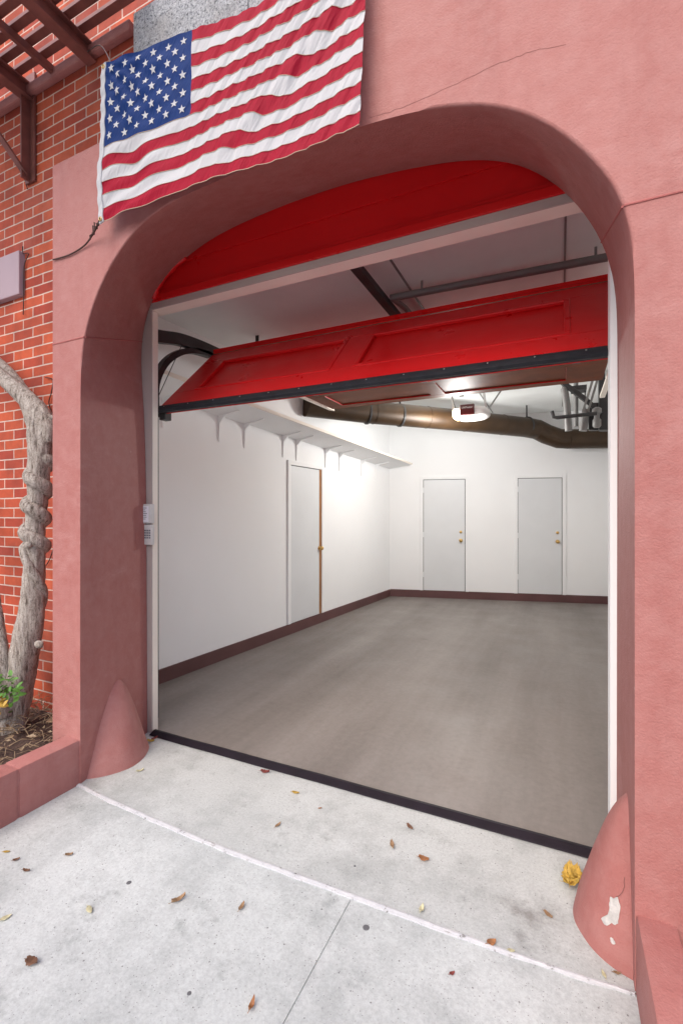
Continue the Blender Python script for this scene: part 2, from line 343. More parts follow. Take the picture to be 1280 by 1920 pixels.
# ================================================================== STUCCO ARCHWAY
arch = thing('stucco_archway', (-1.06, 1.9, 0), 'pink stucco archway wall framing the open garage', 'archway wall')
front = [(-2.33, -.06), (-2.332, .5), (-2.332, 1.0), (-2.331, 1.6), (-2.33, 2.05), (-2.327, 2.272), (-2.309, 2.385), (-2.254, 2.52), (-2.163, 2.665), (-2.079, 2.755), (-1.955, 2.856), (-1.805, 2.92), (-1.649, 2.945), (-1.3, 2.958), (-.95, 2.958), (-.667, 2.951), (-.438, 2.924), (-.286, 2.885), (-.197, 2.847), (-.104, 2.791), (-.016, 2.706), (.061, 2.616), (.12, 2.529), (.161, 2.459), (.18, 2.407), (.197, 2.334), (.203, 2.26), (.204, 2.0), (.204, 1.5), (.204, .9), (.204, -.06)]
back = [(-2.478, -.06), (-2.482, .5), (-2.485, 1.0), (-2.49, 1.6), (-2.51, 2.15), (-2.54, 2.476), (-2.515, 2.70), (-2.471, 2.82), (-2.40, 2.91), (-2.29, 3.00), (-2.15, 3.075), (-1.95, 3.14), (-1.75, 3.172), (-1.4, 3.2), (-1.05, 3.203), (-.80, 3.186), (-.55, 3.155), (-.40, 3.127), (-.29, 3.095), (-.19, 3.05), (-.10, 2.985), (-.005, 2.885), (.068, 2.785), (.125, 2.685), (.166, 2.586), (.195, 2.49), (.211, 2.39), (.214, 2.0), (.213, 1.5), (.212, .9), (.211, -.06)]
def resample(pts, n, it):
    d = [0]
    for a, b in zip(pts, pts[1:]): d.append(d[-1] + (b - a).length)
    out = []; j = 0
    for i in range(n):
        t = d[-1] * i / (n - 1)
        while j < len(d) - 2 and d[j + 1] < t: j += 1
        out.append(pts[j].lerp(pts[j + 1], (t - d[j]) / max(1e-9, d[j + 1] - d[j])))
    for _ in range(it): out = [out[0]] + [(out[i - 1] + out[i] * 2 + out[i + 1]) / 4 for i in range(1, n - 1)] + [out[-1]]
    return out
fp = resample(smooth_path([(x, 0, z) for x, z in front], 6), 171, 10); bp = resample(smooth_path([(x, 0, z) for x, z in back], 6), 171, 10)
def outer(p):   # project a profile point outwards onto the outline of the wall
    c = Vector((-1.06, 0, 1.6)); return p
XL, XR, ZS, ZT, XN = -2.563, 1.7, 3.394, 4.9, -.86
bm = BM(); nb = 7
nf = len(fp)
fv = [bm.verts.new((p.x, YF, p.z)) for p in fp]
rnd = [bm.verts.new((p.x + (.004 if p.x < -1 else -.004), YF + .006, p.z)) for p in fp]
cols = [fv]
for j in range(1, nb + 1):
    t = j / nb; cols.append([bm.verts.new((a.x + (b.x - a.x) * t, YF + (YB - YF) * t, a.z + (b.z - a.z) * t)) for a, b in zip(fp, bp)])
for v in rnd: bm.verts.remove(v)
for a, b in zip(cols, cols[1:]):
    for i in range(nf - 1): bm.faces.new((a[i], a[i + 1], b[i + 1], b[i]))
# front face: fan strips from profile to outline
il = max(i for i, p in enumerate(fp) if p.x < -2.0 and p.z <= 2.76)
ir = min(i for i, p in enumerate(fp) if i > nf // 2 and p.z <= 2.62)
def edgept(i):
    p = fp[i]
    if i <= il: return (XL, min(ZS, p.z if p.z < 2.0 else 2.0 + (p.z - 2.0) * (ZS - 2.0) / (fp[il].z - 2.0)))
    if i >= ir: return (XR, p.z if p.z < 2.0 else 2.0 + (p.z - 2.0) * (ZT - 2.0) / (fp[ir].z - 2.0))
    return (p.x, ZS if p.x < XN else ZT)
ov = []
for i in range(nf):
    x, z = edgept(i)
    if il < i < ir:
        xx = p0 = fp[i].x; t = (fp[i].x - fp[il].x) / (fp[ir].x - fp[il].x); xx = XL + (XR - XL) * t if False else fp[i].x
        ov.append(bm.verts.new((xx, YF, ZS if xx < XN else ZT)))
    else: ov.append(bm.verts.new((x, YF, z)))
for i in range(nf - 1):
    if abs(ov[i].co.z - ov[i + 1].co.z) > 1.2 and il < i < ir:      # the step in the outline
        s = bm.verts.new((ov[i + 1].co.x, YF, ZS)); bm.faces.new((fv[i], fv[i + 1], ov[i + 1], s, ov[i])); step = (i, s)
    else: bm.faces.new((fv[i], fv[i + 1], ov[i + 1], ov[i]))
ring = []
for i in range(nf):
    ring.append(ov[i])
    if i == step[0]: ring.append(step[1])
bk2 = [bm.verts.new((v.co.x, YB, v.co.z)) for v in ring]
for i in range(len(ring) - 1): bm.faces.new((ring[i], ring[i + 1], bk2[i + 1], bk2[i]))
bv = cols[-1]; k = 0
for i in range(nf - 1):
    if i == step[0]: bm.faces.new((bv[i], bv[i + 1], bk2[i + 2], bk2[i + 1], bk2[i]))
    else:
        o_ = i if i <= step[0] else i + 1
        bm.faces.new((bv[i], bv[i + 1], bk2[o_ + 1], bk2[o_]))
# soften the front arris of the opening
es = [e for e in bm.edges if e.verts[0].co.y == YF and e.verts[1].co.y == YF and e.verts[0] in fv and e.verts[1] in fv] if False else []
fvs = set(fv); es = [e for e in bm.edges if e.verts[0] in fvs and e.verts[1] in fvs]
bmesh.ops.bevel(bm, geom=es, offset=.012, segments=3, affect='EDGES', profile=.5)
arch_wall = obj('arch_wall', bm, M['stucco'], arch, smooth=True, ang=40)
for p in arch_wall.data.polygons:
    if abs(p.center.y - YF) < 1e-4: p.use_smooth = False
# scored joints: a V-groove bead each side, running over the face and round into the reveal
def prof_at(z, side):
    ps = [(a, b) for a, b in zip(fp, bp)]
    ps = ps[:nf // 2] if side < 0 else ps[nf // 2:]
    return min(ps, key=lambda ab: abs(ab[0].z - z))
for side, x_out in ((-1, XL), (1, XR)):
    a, b = prof_at(2.388, side)
    bm = BM(); pts = [(x_out, YF + .001, a.z), (a.x - .006 * side * -1, YF + .001, a.z)]
    tube(bm, [(x_out, YF, a.z), (a.x + .004 * side, YF + .0, a.z)], .0042, 6)
    tube(bm, [(a.x, YF + .004, a.z), (b.x, YB, b.z)], .0038, 6)
    obj('joint_groove', bm, M['groove'], arch)
def crack(pts, r):
    bm = BM(); out = []
    for i in range(len(pts) - 1):
        for k in range(5):
            p = pts[i].lerp(pts[i + 1], k / 5); out.append(p + Vector((0, 0, .006 * noise.noise(Vector((p.x * 40, i, k))))))
    out.append(pts[-1]); tube(bm, out, r, 5); return bm
obj('wall_crack', crack([at(x, y, YF) for x, y in ((1060, 85), (1000, 95), (960, 110), (930, 120), (870, 150), (800, 182), (740, 207), (690, 222))], .0008), M['crack'], arch)
# wheel guards: half cones grown out of the reveals
def guard(apex, base_pts, label, patch=None):
    bm = BM(); rows = []; nz = 22; bp_ = smooth_path([(x, y, 0) for x, y in base_pts], 8); A = Vector(apex)
    for j in range(nz + 1):
        t = j / nz; s = 1 - t ** 1.25 if t < 1 else 0
        prof = (1 - t) ** .60 * (1 - .06 * t)
        row = []
        for p in bp_:
            q = Vector((A.x + (p.x - A.x) * prof, A.y + (p.y - A.y) * prof, A.z * t)); q += Vector((.006 * noise.noise(q * 9), .008 * noise.noise(q * 7 + Vector((3, 1, 2))), 0)) * (1 - t)
            row.append(q)
        rows.append(row)
    vr = [[bm.verts.new(q) for q in r] for r in rows]
    for a, b in zip(vr, vr[1:]):
        for k in range(len(a) - 1): bm.faces.new((a[k], a[k + 1], b[k + 1], b[k]))
    bmesh.ops.remove_doubles(bm, verts=bm.verts, dist=.0008)
    o = obj('wheel_guard', bm, M['stucco'], arch, smooth=True); o['label'] = label
    return o, rows
g1, r1 = guard((-2.42, 1.955, .46), [(-2.37, 1.685), (-2.327, 1.712), (-2.27, 1.772), (-2.225, 1.86), (-2.225, 1.95), (-2.265, 2.04), (-2.352, 2.125), (-2.48, 2.16)], 'rounded pink stucco wheel guard in the left reveal')
g2, r2 = guard((.222, 1.845, .50), [(.23, 2.19), (.12, 2.12), (.065, 2.02), (.043, 1.935), (.047, 1.85), (.072, 1.785), (.11, 1.74), (.155, 1.708), (.202, 1.690), (.235, 1.68)], 'chipped pink stucco wheel guard with a bare white patch')
from mathutils.bvhtree import BVHTree
def bvh_rows(rows):
    n = len(rows[0]); vs = [p for r in rows for p in r]; fs = [(a * n + k, a * n + k + 1, (a + 1) * n + k + 1, (a + 1) * n + k) for a in range(len(rows) - 1) for k in range(n - 1)]
    return BVHTree.FromPolygons(vs, fs)
T2 = bvh_rows(r2)
def on_guard(px, py, lift=.003):
    d = ray(px, py); h = T2.ray_cast(Vector((0, 0, CAM_H)), d.normalized())
    if h[0] is None: return None
    return h[0] - d.normalized() * lift
def skin_patch(poly, m, name, lift, step=3.0):
    """irregular flake lying on the curved guard, with a thickness"""
    cx = sum(p[0] for p in poly) / len(poly); cy = sum(p[1] for p in poly) / len(poly); rings = []
    bm = BM()
    dense = []
    for i, p in enumerate(poly):
        q = poly[(i + 1) % len(poly)]
        for k in range(3):
            t = k / 3; dense.append((p[0] + (q[0] - p[0]) * t + random.uniform(-.8, .8), p[1] + (q[1] - p[1]) * t + random.uniform(-.8, .8)))
    for s, l in ((1.0, -.004), (.97, lift), (.66, lift + .001), (.33, lift)):
        r = [on_guard(cx + (x - cx) * s, cy + (y - cy) * s, l) for x, y in dense]
        if any(v is None for v in r): bm.free(); return
        rings.append([bm.verts.new(v) for v in r])
    n = len(dense)
    for a, b in zip(rings, rings[1:]):
        for k in range(n): bm.faces.new((a[k], a[(k + 1) % n], b[(k + 1) % n], b[k]))
    bm.faces.new(rings[-1]); obj(name, bm, m, arch)
skin_patch([(1143, 1681), (1150, 1684), (1158, 1681), (1160, 1692), (1163, 1704), (1160, 1718), (1158, 1732), (1152, 1735), (1146, 1731), (1138, 1736), (1131, 1734), (1125, 1722), (1131, 1718), (1139, 1715), (1142, 1704), (1141, 1692)], M['patch'], 'bare_patch', .003)
skin_patch([(1143, 1757), (1148, 1759), (1151, 1764), (1153, 1770), (1148, 1771), (1144, 1766)], M['patch'], 'bare_patch', .003)

obj('guard_crack', tube(BM(), [on_guard(x, y, .0005) for x, y in ((1170, 1645), (1169, 1654), (1170, 1662), (1166, 1673), (1161, 1679), (1154, 1682))], .0014, 5), M['crack'], arch)

# ================================================================== BRICK WALL, GRANITE, PANEL
YK = 1.95
bm = BM(); box(bm, (-9, YK, -.3), (-2.558, YK + .28, 5.6)); box(bm, (-2.558, YK, 3.40), (-.87, YK + .28, 5.6))
brick = tag(obj('brick_wall', bm, M['brick']), 'orange red brick wall with thin pale mortar left of the archway', 'brick wall')
bm = BM(); box(bm, (-9, YK - .045, 4.262), (-2.26, YK - .002, 4.33), .012)
obj('ledge_moulding', bm, M['stucco'], brick)
# granite block, rough faced
gr = thing('granite_block', (-1.6, 1.9, 3.4), 'rough grey granite block behind the top edge of the flag', 'stone block')
def rough_block(x0, x1, z0, z1, y):
    bm = BM(); nx, nz = int((x1 - x0) / .02), int((z1 - z0) / .02); g = []
    for j in range(nz + 1):
        row = []
        for i in range(nx + 1):
            x = x0 + (x1 - x0) * i / nx; z = z0 + (z1 - z0) * j / nz
            e = min(i, nx - i, j, nz - j) / 3; e = min(1, e)
            row.append(bm.verts.new((x, y + .02 * (1 - e) - .016 * e * noise.noise(Vector((x * 7, 1, z * 7))) - .012 * e * noise.noise(Vector((x * 24, 3, z * 24))), z)))
        g.append(row)
    for a, b in zip(g, g[1:]):
        for i in range(nx): bm.faces.new((a[i], a[i + 1], b[i + 1], b[i]))
    rim = [g[0][i] for i in range(nx + 1)] + [g[j][nx] for j in range(1, nz + 1)] + [g[nz][i] for i in range(nx - 1, -1, -1)] + [g[j][0] for j in range(nz - 1, 0, -1)]
    rb = [bm.verts.new((v.co.x, YK + .05, v.co.z)) for v in rim]; n = len(rim)
    for i in range(n): bm.faces.new((rim[i], rb[i], rb[(i + 1) % n], rim[(i + 1) % n]))
    return bm
obj('stone', rough_block(-2.18, -1.393, 3.42, 4.28, 1.85), M['granite'], gr, smooth=True, ang=50)
obj('stone', rough_block(-1.387, -.88, 3.42, 4.28, 1.85), M['granite'], gr, smooth=True, ang=50)
bm = BM(); box(bm, (-3.95, YK - .04, 2.945), (-3.318, YK + .01, 3.243), .008)
tag(obj('wall_panel', bm, M['plaque']), 'blank mauve stone panel set on the brick wall', 'panel')

# ================================================================== PLANTER WALLS, SOIL
def planter_wall(x0, x1, y0, label, jy):
    t = thing('planter_wall', ((x0 + x1) / 2, y0, 0), label, 'low wall')
    bm = BM(); box(bm, (x0, y0, -.1), (x1, jy - .004, .235), .014); obj('wall_segment', bm, M['stucco'], t, smooth=True, ang=40)
    bm = BM(); box(bm, (x0, jy + .004, -.1), (x1, YF + .03, .235), .014); obj('wall_segment', bm, M['stucco'], t, smooth=True, ang=40)
    bm = BM(); box(bm, (x0 + .006, jy - .01, -.1), (x1 - .006, jy + .01, .229)); obj('joint', bm, M['stucco'], t)
    return t
pw_ = planter_wall(-2.458, -2.336, .35, 'low pink stucco wall edging the soil bed below the vine', 1.345)
bm = BM(); box(bm, (-4.7, .352, -.1), (-2.462, .47, .235), .014); obj('front_segment', bm, M['stucco'], pw_, smooth=True, ang=40)
planter_wall(.207, .312, .35, 'low pink stucco wall below the right side of the archway', 1.30)
def soil(name, x0, x1, y0, y1, z, label):
    bm = BM(); nx, ny = int((x1 - x0) / .035), int((y1 - y0) / .035); g = [[bm.verts.new((x0 + (x1 - x0) * i / nx, y0 + (y1 - y0) * j / ny, z + .03 * noise.noise(Vector((i * .35, j * .35, 0))) + .012 * noise.noise(Vector((i * 1.3, j * 1.3, 5))))) for i in range(nx + 1)] for j in range(ny + 1)]
    for a, b in zip(g, g[1:]):
        for i in range(nx): bm.faces.new((a[i], a[i + 1], b[i + 1], b[i]))
    tag(obj(name, bm, M['soil'], smooth=True), label, 'soil', kind='structure')
soil('soil', -4.68, -2.45, .40, YK + .01, .13, 'dark soil in the bed at the foot of the brick wall')
soil('soil', .305, 2.2, .35, YF + .01, .14, 'dark soil bed right of the archway')
# dry litter
bm = BM()
for i in range(420):
    x = random.uniform(-3.5, -2.47); y = random.uniform(1.1, 1.93); z = .145 + random.uniform(0, .05) + .10 * math.exp(-((y - 1.85) / .14) ** 2) * random.random(); a = random.uniform(0, 6.28); L = random.uniform(.03, .13)
    p = Vector((x, y, z)); q = p + Vector((math.cos(a) * L, math.sin(a) * L, random.uniform(-.02, .035))); m_ = (p + q) / 2 + Vector((0, 0, .02))
    q.x = min(q.x, -2.465); tube(bm, [p, m_, q], [.0022, .002, .001], 4, False)
for i in range(260):
    x = random.uniform(-3.5, -2.48); y = random.uniform(1.1, 1.93); z = .16 + random.uniform(0, .06); c = Vector((x, y, z)); s = random.uniform(.012, .03)
    R3 = Matrix.Rotation(random.uniform(0, 6.28), 3, 'Z') @ Matrix.Rotation(random.uniform(-.7, .7), 3, 'X')
    vs_ = [bm.verts.new(c + R3 @ Vector(p) * s) for p in ((-1, 0, 0), (-.2, .5, .25), (1, 0, .1), (-.1, -.5, .2))]; bm.faces.new(vs_)
tag(obj('dry_leaf_litter', bm, M['straw']), 'dry twigs and leaf litter over the soil bed', 'leaf litter', kind='stuff')

# ================================================================== VINE TRUNKS
def T(px, py, Y=1.76): return at(px, py, Y)
vine = thing('vine_trunk', (-3.1, 1.7, .1), 'thick twisted grey vine trunk climbing the brick wall beside the archway', 'vine trunk')
base_ = T(14, 1425, 1.70)
ctrl = [base_, T(22, 1350, 1.72), T(36, 1290, 1.74), T(48, 1220, 1.75), T(60, 1150), T(64, 1085), T(66, 1030), T(66, 985), T(72, 920), T(76, 860), T(76, 815), T(66, 775), T(52, 750)]
rad = [.092, .080, .076, .080, .066, .060, .055, .052, .053, .062, .068, .060, .048]
bm = BM(); tube(bm, smooth_path(ctrl, 10), lerps(rad, 10), 26, True, .16, 3)
obj('main_stem', bm, M['bark'], vine, smooth=True)
# twining stem coiled round the main one
sp = smooth_path(ctrl, 20); bm = BM(); pts = []; rr = []
iz = [i for i, p in enumerate(sp) if 1.14 < p.z < 1.84]
z0, z1 = sp[iz[0]].z, sp[iz[-1]].z
for i in iz:
    for f in (0, .5):
        p = sp[i].lerp(sp[min(i + 1, len(sp) - 1)], f); t = (p.z - z0) / (z1 - z0); a = -t * 2 * math.pi * 4.1 - 1.0
        fade = min(1, t / .08, (1 - t) / .08); o_ = .046 * fade
        pts.append(p + Vector((math.cos(a) * o_, math.sin(a) * o_, 0))); rr.append(.012 + .029 * fade)
tube(bm, pts, rr, 16, True, .14, 6); obj('twining_stem', bm, M['bark'], vine, smooth=True)
bm = BM(); pts = []; rr = []; iz = [i for i, p in enumerate(sp) if .35 < p.z < 1.35]; z0, z1 = sp[iz[0]].z, sp[iz[-1]].z
for i in iz:
    p = sp[i]; t = (p.z - z0) / (z1 - z0); a = -t * 2 * math.pi * 1.6 + .6; fade = min(1, t / .1, (1 - t) / .1); pts.append(p + Vector((math.cos(a), math.sin(a), 0)) * .055 * fade); rr.append(.010 + .016 * fade)
tube(bm, pts, rr, 14, True, .2, 6); obj('twining_stem', bm, M['bark'], vine, smooth=True)
bm = BM(); c2 = [T(92, 830, 1.78), T(90, 800, 1.775), T(70, 768, 1.76), T(40, 738, 1.745), T(10, 712, 1.73), T(-40, 668, 1.72), T(-120, 600, 1.70), T(-220, 500, 1.72), T(-330, 330, 1.78), T(-400, 200, 1.82)]
tube(bm, smooth_path(c2, 10), lerps([.040, .054, .056, .050, .044, .041, .038, .032, .022, .008], 10), 22, True, .16, 4); obj('limb', bm, M['bark'], vine, smooth=True)
bm = BM(); c3 = [T(78, 850, 1.82), T(66, 800, 1.83), T(46, 740, 1.82), T(22, 705, 1.80), T(-5, 678, 1.79), T(-90, 600, 1.78), T(-170, 480, 1.78), T(-210, 330, 1.82), T(-260, 220, 1.84)]
tube(bm, smooth_path(c3, 10), lerps([.04, .044, .040, .037, .035, .034, .028, .020, .008], 10), 20, True, .16, 4); obj('limb', bm, M['bark'], vine, smooth=True)
# knots
for px, py, r in ((74, 1208, .030), (52, 1022, .028), (97, 783, .018)):
    bm = BM(); c = T(px, py, 1.70); bmesh.ops.create_icosphere(bm, subdivisions=2, radius=r, matrix=Matrix.Translation(c) @ Matrix.Diagonal((1.2, .7, .8, 1)))
    for v in bm.verts: v.co += Vector((1, 1, 1)) * .006 * noise.noise(v.co * 30)
    obj('knot', bm, M['bark'], vine, smooth=True)
v2 = thing('vine_trunk', (-3.35, 1.66, .1), 'slimmer grey vine stem cut off by the left edge of the photo', 'vine trunk')
bm = BM(); tube(bm, smooth_path([T(8, 1345, 1.66), T(4, 1270, 1.67), T(-2, 1215, 1.68), T(-8, 1160, 1.70), T(-22, 1080, 1.70), T(-60, 960, 1.74), T(-110, 800, 1.8), T(-130, 640, 1.82), T(-180, 480, 1.84)], 9), lerps([.05, .052, .048, .044, .04, .036, .03, .02, .006], 9), 18, True, .15, 4)
obj('stem', bm, M['bark'], v2, smooth=True)
def leaf_blade(bm, c, R3, s, w_=.42):
    out = [(-1, 0, 0), (-.5, w_ * .9, .10), (.1, w_, .12), (.6, w_ * .6, .05), (1, 0, -.08), (.6, -w_ * .6, .05), (.1, -w_, .12), (-.5, -w_ * .9, .10)]
    mid = [bm.verts.new(c + R3 @ Vector(p) * s) for p in ((-.5, 0, .02), (.1, 0, .03), (.6, 0, 0))]
    o_ = [bm.verts.new(c + R3 @ Vector(p) * s) for p in out]
    for q in ((o_[0], o_[1], mid[0]), (o_[1], o_[2], mid[1], mid[0]), (o_[2], o_[3], mid[2], mid[1]), (o_[3], o_[4], mid[2]), (o_[4], o_[5], mid[2]), (o_[5], o_[6], mid[1], mid[2]), (o_[6], o_[7], mid[0], mid[1]), (o_[7], o_[0], mid[0])): bm.faces.new(q)
pl = thing('leafy_shoot', T(2, 1345, 1.5), 'small green leafy shoot with yellowing leaves at the foot of the vine', 'plant')
bg_, by_ = BM(), BM(); stems = BM()
for i in range(150):
    px = random.triangular(-50, 42, -10); py = random.triangular(1258, 1350, 1292); c = T(px, py, random.uniform(1.52, 1.62))
    R3 = Matrix.Rotation(random.uniform(0, 6.28), 3, 'Z') @ Matrix.Rotation(random.uniform(-1, 1), 3, 'X') @ Matrix.Rotation(random.uniform(-.8, .8), 3, 'Y')
    leaf_blade(by_ if py > 1302 and px < 12 and random.random() < .7 else bg_, c, R3, random.uniform(.015, .028), .5)
for i in range(9): tube(stems, [T(-6, 1352, 1.56), T(random.uniform(-25, 10), 1310, 1.56), T(random.uniform(-45, 36), random.uniform(1265, 1300), 1.57)], .0022, 5, False)
obj('leaves', bg_, M['green'], pl); obj('yellow_leaves', by_, M['lyel'], pl)['label'] = 'yellowing orange leaves low on the shoot'; obj('stems', stems, M['bark'], pl)
# dead tendrils clinging to the brick
for lab, pts in (('dry tendril hanging on the brick beside the upper vine limb', [(86, 708), (99, 712), (97, 735), (92, 755), (98, 775), (100, 790)]), ('dry tendril on the brick beside the lower vine trunk', [(101, 1018), (100, 1030), (94, 1048), (86, 1062)]),
                 ('short dry tendril hanging from the blank mauve panel', [(43, 462), (44, 475), (54, 476), (46, 500), (45, 560), (44, 590)]), ('thin dry twig below the brace of the steel bracket', [(44, 326), (48, 340), (52, 354)])):
    bm = BM(); ps = smooth_path([at(x, y, YK - .012) for x, y in pts], 5); tube(bm, ps, .0035, 5); tag(obj('dry_tendril', bm, M['cord']), lab, 'tendril', 'dry tendrils clinging to the brick wall')

# ================================================================== FIRE ESCAPE
fe_t = thing('fire_escape', (-3.2, YK, 3.7), 'brown steel slatted fire escape platform bracketed to the brick wall', 'fire escape')
def beam(x, w_, z0, h_, y0=-.2, y1=YK - .01):
    bm = BM(); box(bm, (x - w_ / 2, y0, z0), (x + w_ / 2, y1, z0 + .012), .002); box(bm, (x - .006, y0, z0 + .012), (x + .006, y1, z0 + h_ - .012)); box(bm, (x - w_ / 2, y0, z0 + h_ - .012), (x + w_ / 2, y1, z0 + h_), .002)
    if w_ < .05: bm.free(); bm = box(BM(), (x - w_ / 2, y0, z0), (x + w_ / 2, y1, z0 + h_), .003)
    obj('beam', bm, M['brownsteel'], fe_t)
beam(-2.62, .075, 4.235, .10); beam(-3.235, .075, 4.235, .10); beam(-2.96, .028, 4.29, .05)
for k in range(15):
    y = YK - .10 - k * .088; xr = -2.0 if k < 6 else -2.4
    obj('slat', bar(BM(), (-4.4, y, 4.365), (-2.02, y, 4.365), .046, .022), M['brownsteel'], fe_t)
bm = BM(); xb = -3.235
box(bm, (xb - .05, YK - .018, 3.69), (xb + .05, YK - .004, 4.42), .002); box(bm, (xb - .006, YK - .075, 3.69), (xb + .006, YK - .018, 4.235), .001)
obj('bracket_post', bm, M['brownsteel'], fe_t)
obj('brace', bar(BM(), (xb, YK - .04, 3.72), (xb, YK - .62, 4.23), .042, .014), M['brownsteel'], fe_t)
for z in (4.20, 4.12): obj('bolt', lathe(BM(), [(.014, 0), (.014, .010), (.008, .016)], (xb - .028, YK - .018, z), (0, -1, 0), 8), M['brownsteel'], fe_t)

# ================================================================== FLAG
flag = thing('flag', (-2.04, 1.57, 2.9), 'rumpled american flag hung over the archway, with white stars on blue', 'flag')
NU, NVs = 170, 8; NV = 13 * NVs
def fpos(u, v):
    x = -2.03 + (1.388) * u - .026 * v * (1 - u) - .024 * v * u
    def pw(t, k):
        for (a, fa), (b, fb) in zip(k, k[1:]):
            if t <= b: s = (t - a) / (b - a); return fa + (fb - fa) * s
        return k[-1][1]
    top = .5 * (pw(max(0, u - .06), TK) + pw(min(1, u + .06), TK)); bot = .5 * (pw(max(0, u - .06), BK) + pw(min(1, u + .06), BK))
    if u < .06: top += (3.683 - .5 * (pw(0, TK) + pw(.06, TK))) * (1 - u / .06)
    z = top + (bot - top) * v
    y = 1.575
    # the big diagonal fold running down from the fly
    uf = .955 - .66 * (v - .26); d = u - uf; amp = max(0, min(1, (v - .02) / .15)) * max(0, min(1, (1.0 - v) / .25))
    sg = 1 / (1 + math.exp(-d / .010))
    z += amp * .014 * ((1 - sg) * math.exp(d / .26) - sg * math.exp(-d / .20))
    y += -amp * .015 * ((1 - sg) * math.exp(d / .045)) + amp * .010 * sg * math.exp(-d / .05)
    # soft diagonal gathers right of the union
    s = u * 1.0 + v * .36; q = noise.noise(Vector((u * 2.2, v * 1.6, 3)))
    gf = max(0, min(1, (u - .30) / .15))
    y += gf * (.0034 * math.sin(2 * math.pi * (s * 13 + q * 1.6)) + .0026 * math.sin(2 * math.pi * (s * 29 + q * 3.0)) * (.6 + q) + .007 * math.sin(2 * math.pi * (s * 1.9 + .2)))
    # creases fanning out of the upper grommet over the union
    gu = math.exp(-((u - .12) / .22) ** 2)
    ang = math.atan2(v, u * 1.8 + .02); y += gu * .0048 * math.sin(ang * 17 + 2 * q) * min(1, (u + v) * 5)
    y += gu * .004 * math.sin(2 * math.pi * (v * 9 + u * 5 + q))
    # swags along the lower hoist
    lo_ = max(0, min(1, (v - .5) / .2)) * math.exp(-(u / .28) ** 2)
    z += lo_ * .014 * math.sin(u * 26) * (1 - .3 * v); y += lo_ * .014 * math.cos(u * 23 + v * 5)
    z += .0025 * noise.noise(Vector((u * 16, v * 6, 9)))
    return Vector((x, y, z))
TK = [(0, 3.683), (.43, 3.590), (.70, 3.535), (1, 3.60)]; BK = [(0, 2.909), (.57, 2.896), (.81, 2.872), (1, 2.879)]
bm = BM()
g = [[bm.verts.new(fpos(i / NU, j / NV)) for i in range(NU + 1)] for j in range(NV + 1)]
for j in range(NV):
    st = j // NVs
    for i in range(NU):
        f = bm.faces.new((g[j][i], g[j + 1][i], g[j + 1][i + 1], g[j][i + 1]))
        f.material_index = 2 if (i < NU * .4 and st < 7) else (0 if st % 2 == 0 else 1)
# stars sewn on the union
for r in range(9):
    n_ = 6 if r % 2 == 0 else 5
    for k in range(n_):
        u0 = .4 * ((k + .5) / 6 if n_ == 6 else (k + 1) / 6); v0 = (7 / 13) * (r + 1) / 10
        ctr = None; pts = []
        for a in range(10):
            rr_ = .0215 if a % 2 == 0 else .0087; an = math.pi / 2 + a * math.pi / 5 + .06 * noise.noise(Vector((r, k, 1)))
            p = fpos(u0 + rr_ * math.cos(an) / 1.388, v0 - rr_ * math.sin(an) / .77); pts.append(bm.verts.new(p + Vector((0, -.0028, 0))))
        c = bm.verts.new(fpos(u0, v0) + Vector((0, -.003, 0)))
        for a in range(10):
            f = bm.faces.new((pts[a], pts[(a + 1) % 10], c)); f.material_index = 1
obj('flag_cloth', bm, [M['fred'], M['fwhite'], M['fblue']], flag, smooth=True)
bm = BM()
for st in list(range(1, 13)):
    pts = [fpos(i / 85, st / 13) + Vector((0, -.0012, 0)) for i in range(86) if not (st < 7 and i / 85 < .4)]
    tube(bm, pts, .0011, 4, False)
tube(bm, [fpos(i / 60, .999) + Vector((0, -.001, 0)) for i in range(61)], .0016, 4, False)
obj('seam', bm, M['thread'], flag)
bm = BM(); rows = []
for j in range(41):
    v = j / 40; e = fpos(0, v); l = e + Vector((-.034, .004, -.002 + .003 * noise.noise(Vector((v * 8, 0, 0))))); 
    rows.append([bm.verts.new(q) for q in (l + Vector((0, .003, 0)), l + Vector((0, -.003, 0)), e + Vector((.003, -.004, 0)), e + Vector((.003, .002, 0)))])
for a, b in zip(rows, rows[1:]):
    for k in range(4): bm.faces.new((a[k], a[(k + 1) % 4], b[(k + 1) % 4], b[k]))
bm.faces.new(rows[0]); bm.faces.new(rows[-1][::-1])
obj('header_tape', bm, M['fwhite'], flag)
for v in (.018, .982):
    c = fpos(0, v) + Vector((-.016, -.003, 0)); bm = BM(); n_ = 14; R1, R2 = .0085, .003
    vv = [[bm.verts.new(c + Vector(((R1 + R2 * math.cos(b)) * math.cos(a), R2 * math.sin(b), (R1 + R2 * math.cos(b)) * math.sin(a)))) for b in [2 * math.pi * q / 6 for q in range(6)]] for a in [2 * math.pi * q / n_ for q in range(n_)]]
    for i in range(n_):
        for q in range(6): bm.faces.new((vv[i][q], vv[(i + 1) % n_][q], vv[(i + 1) % n_][(q + 1) % 6], vv[i][(q + 1) % 6]))
    obj('grommet', bm, M['brass'], flag, smooth=True)
top_g = fpos(0, .018) + Vector((-.016, -.004, 0)); bot_g = fpos(0, .982) + Vector((-.016, -.004, 0))
bm = BM(); tube(bm, smooth_path([top_g, top_g + Vector((-.02, .06, .07)), at(188, 85, 1.86), Vector((-2.62, YK - .06, 4.26))], 6), .003, 6)
tag(obj('wire', bm, M['steel']), 'short wire tying the upper flag corner to the steel beam', 'wire')
bm = BM(); cp = smooth_path([bot_g, at(182, 425, 1.60), at(174, 440, 1.625), at(158, 461, 1.645), at(130, 478, 1.648), at(100, 487, 1.648)], 8)
tube(bm, cp, .0042, 6)
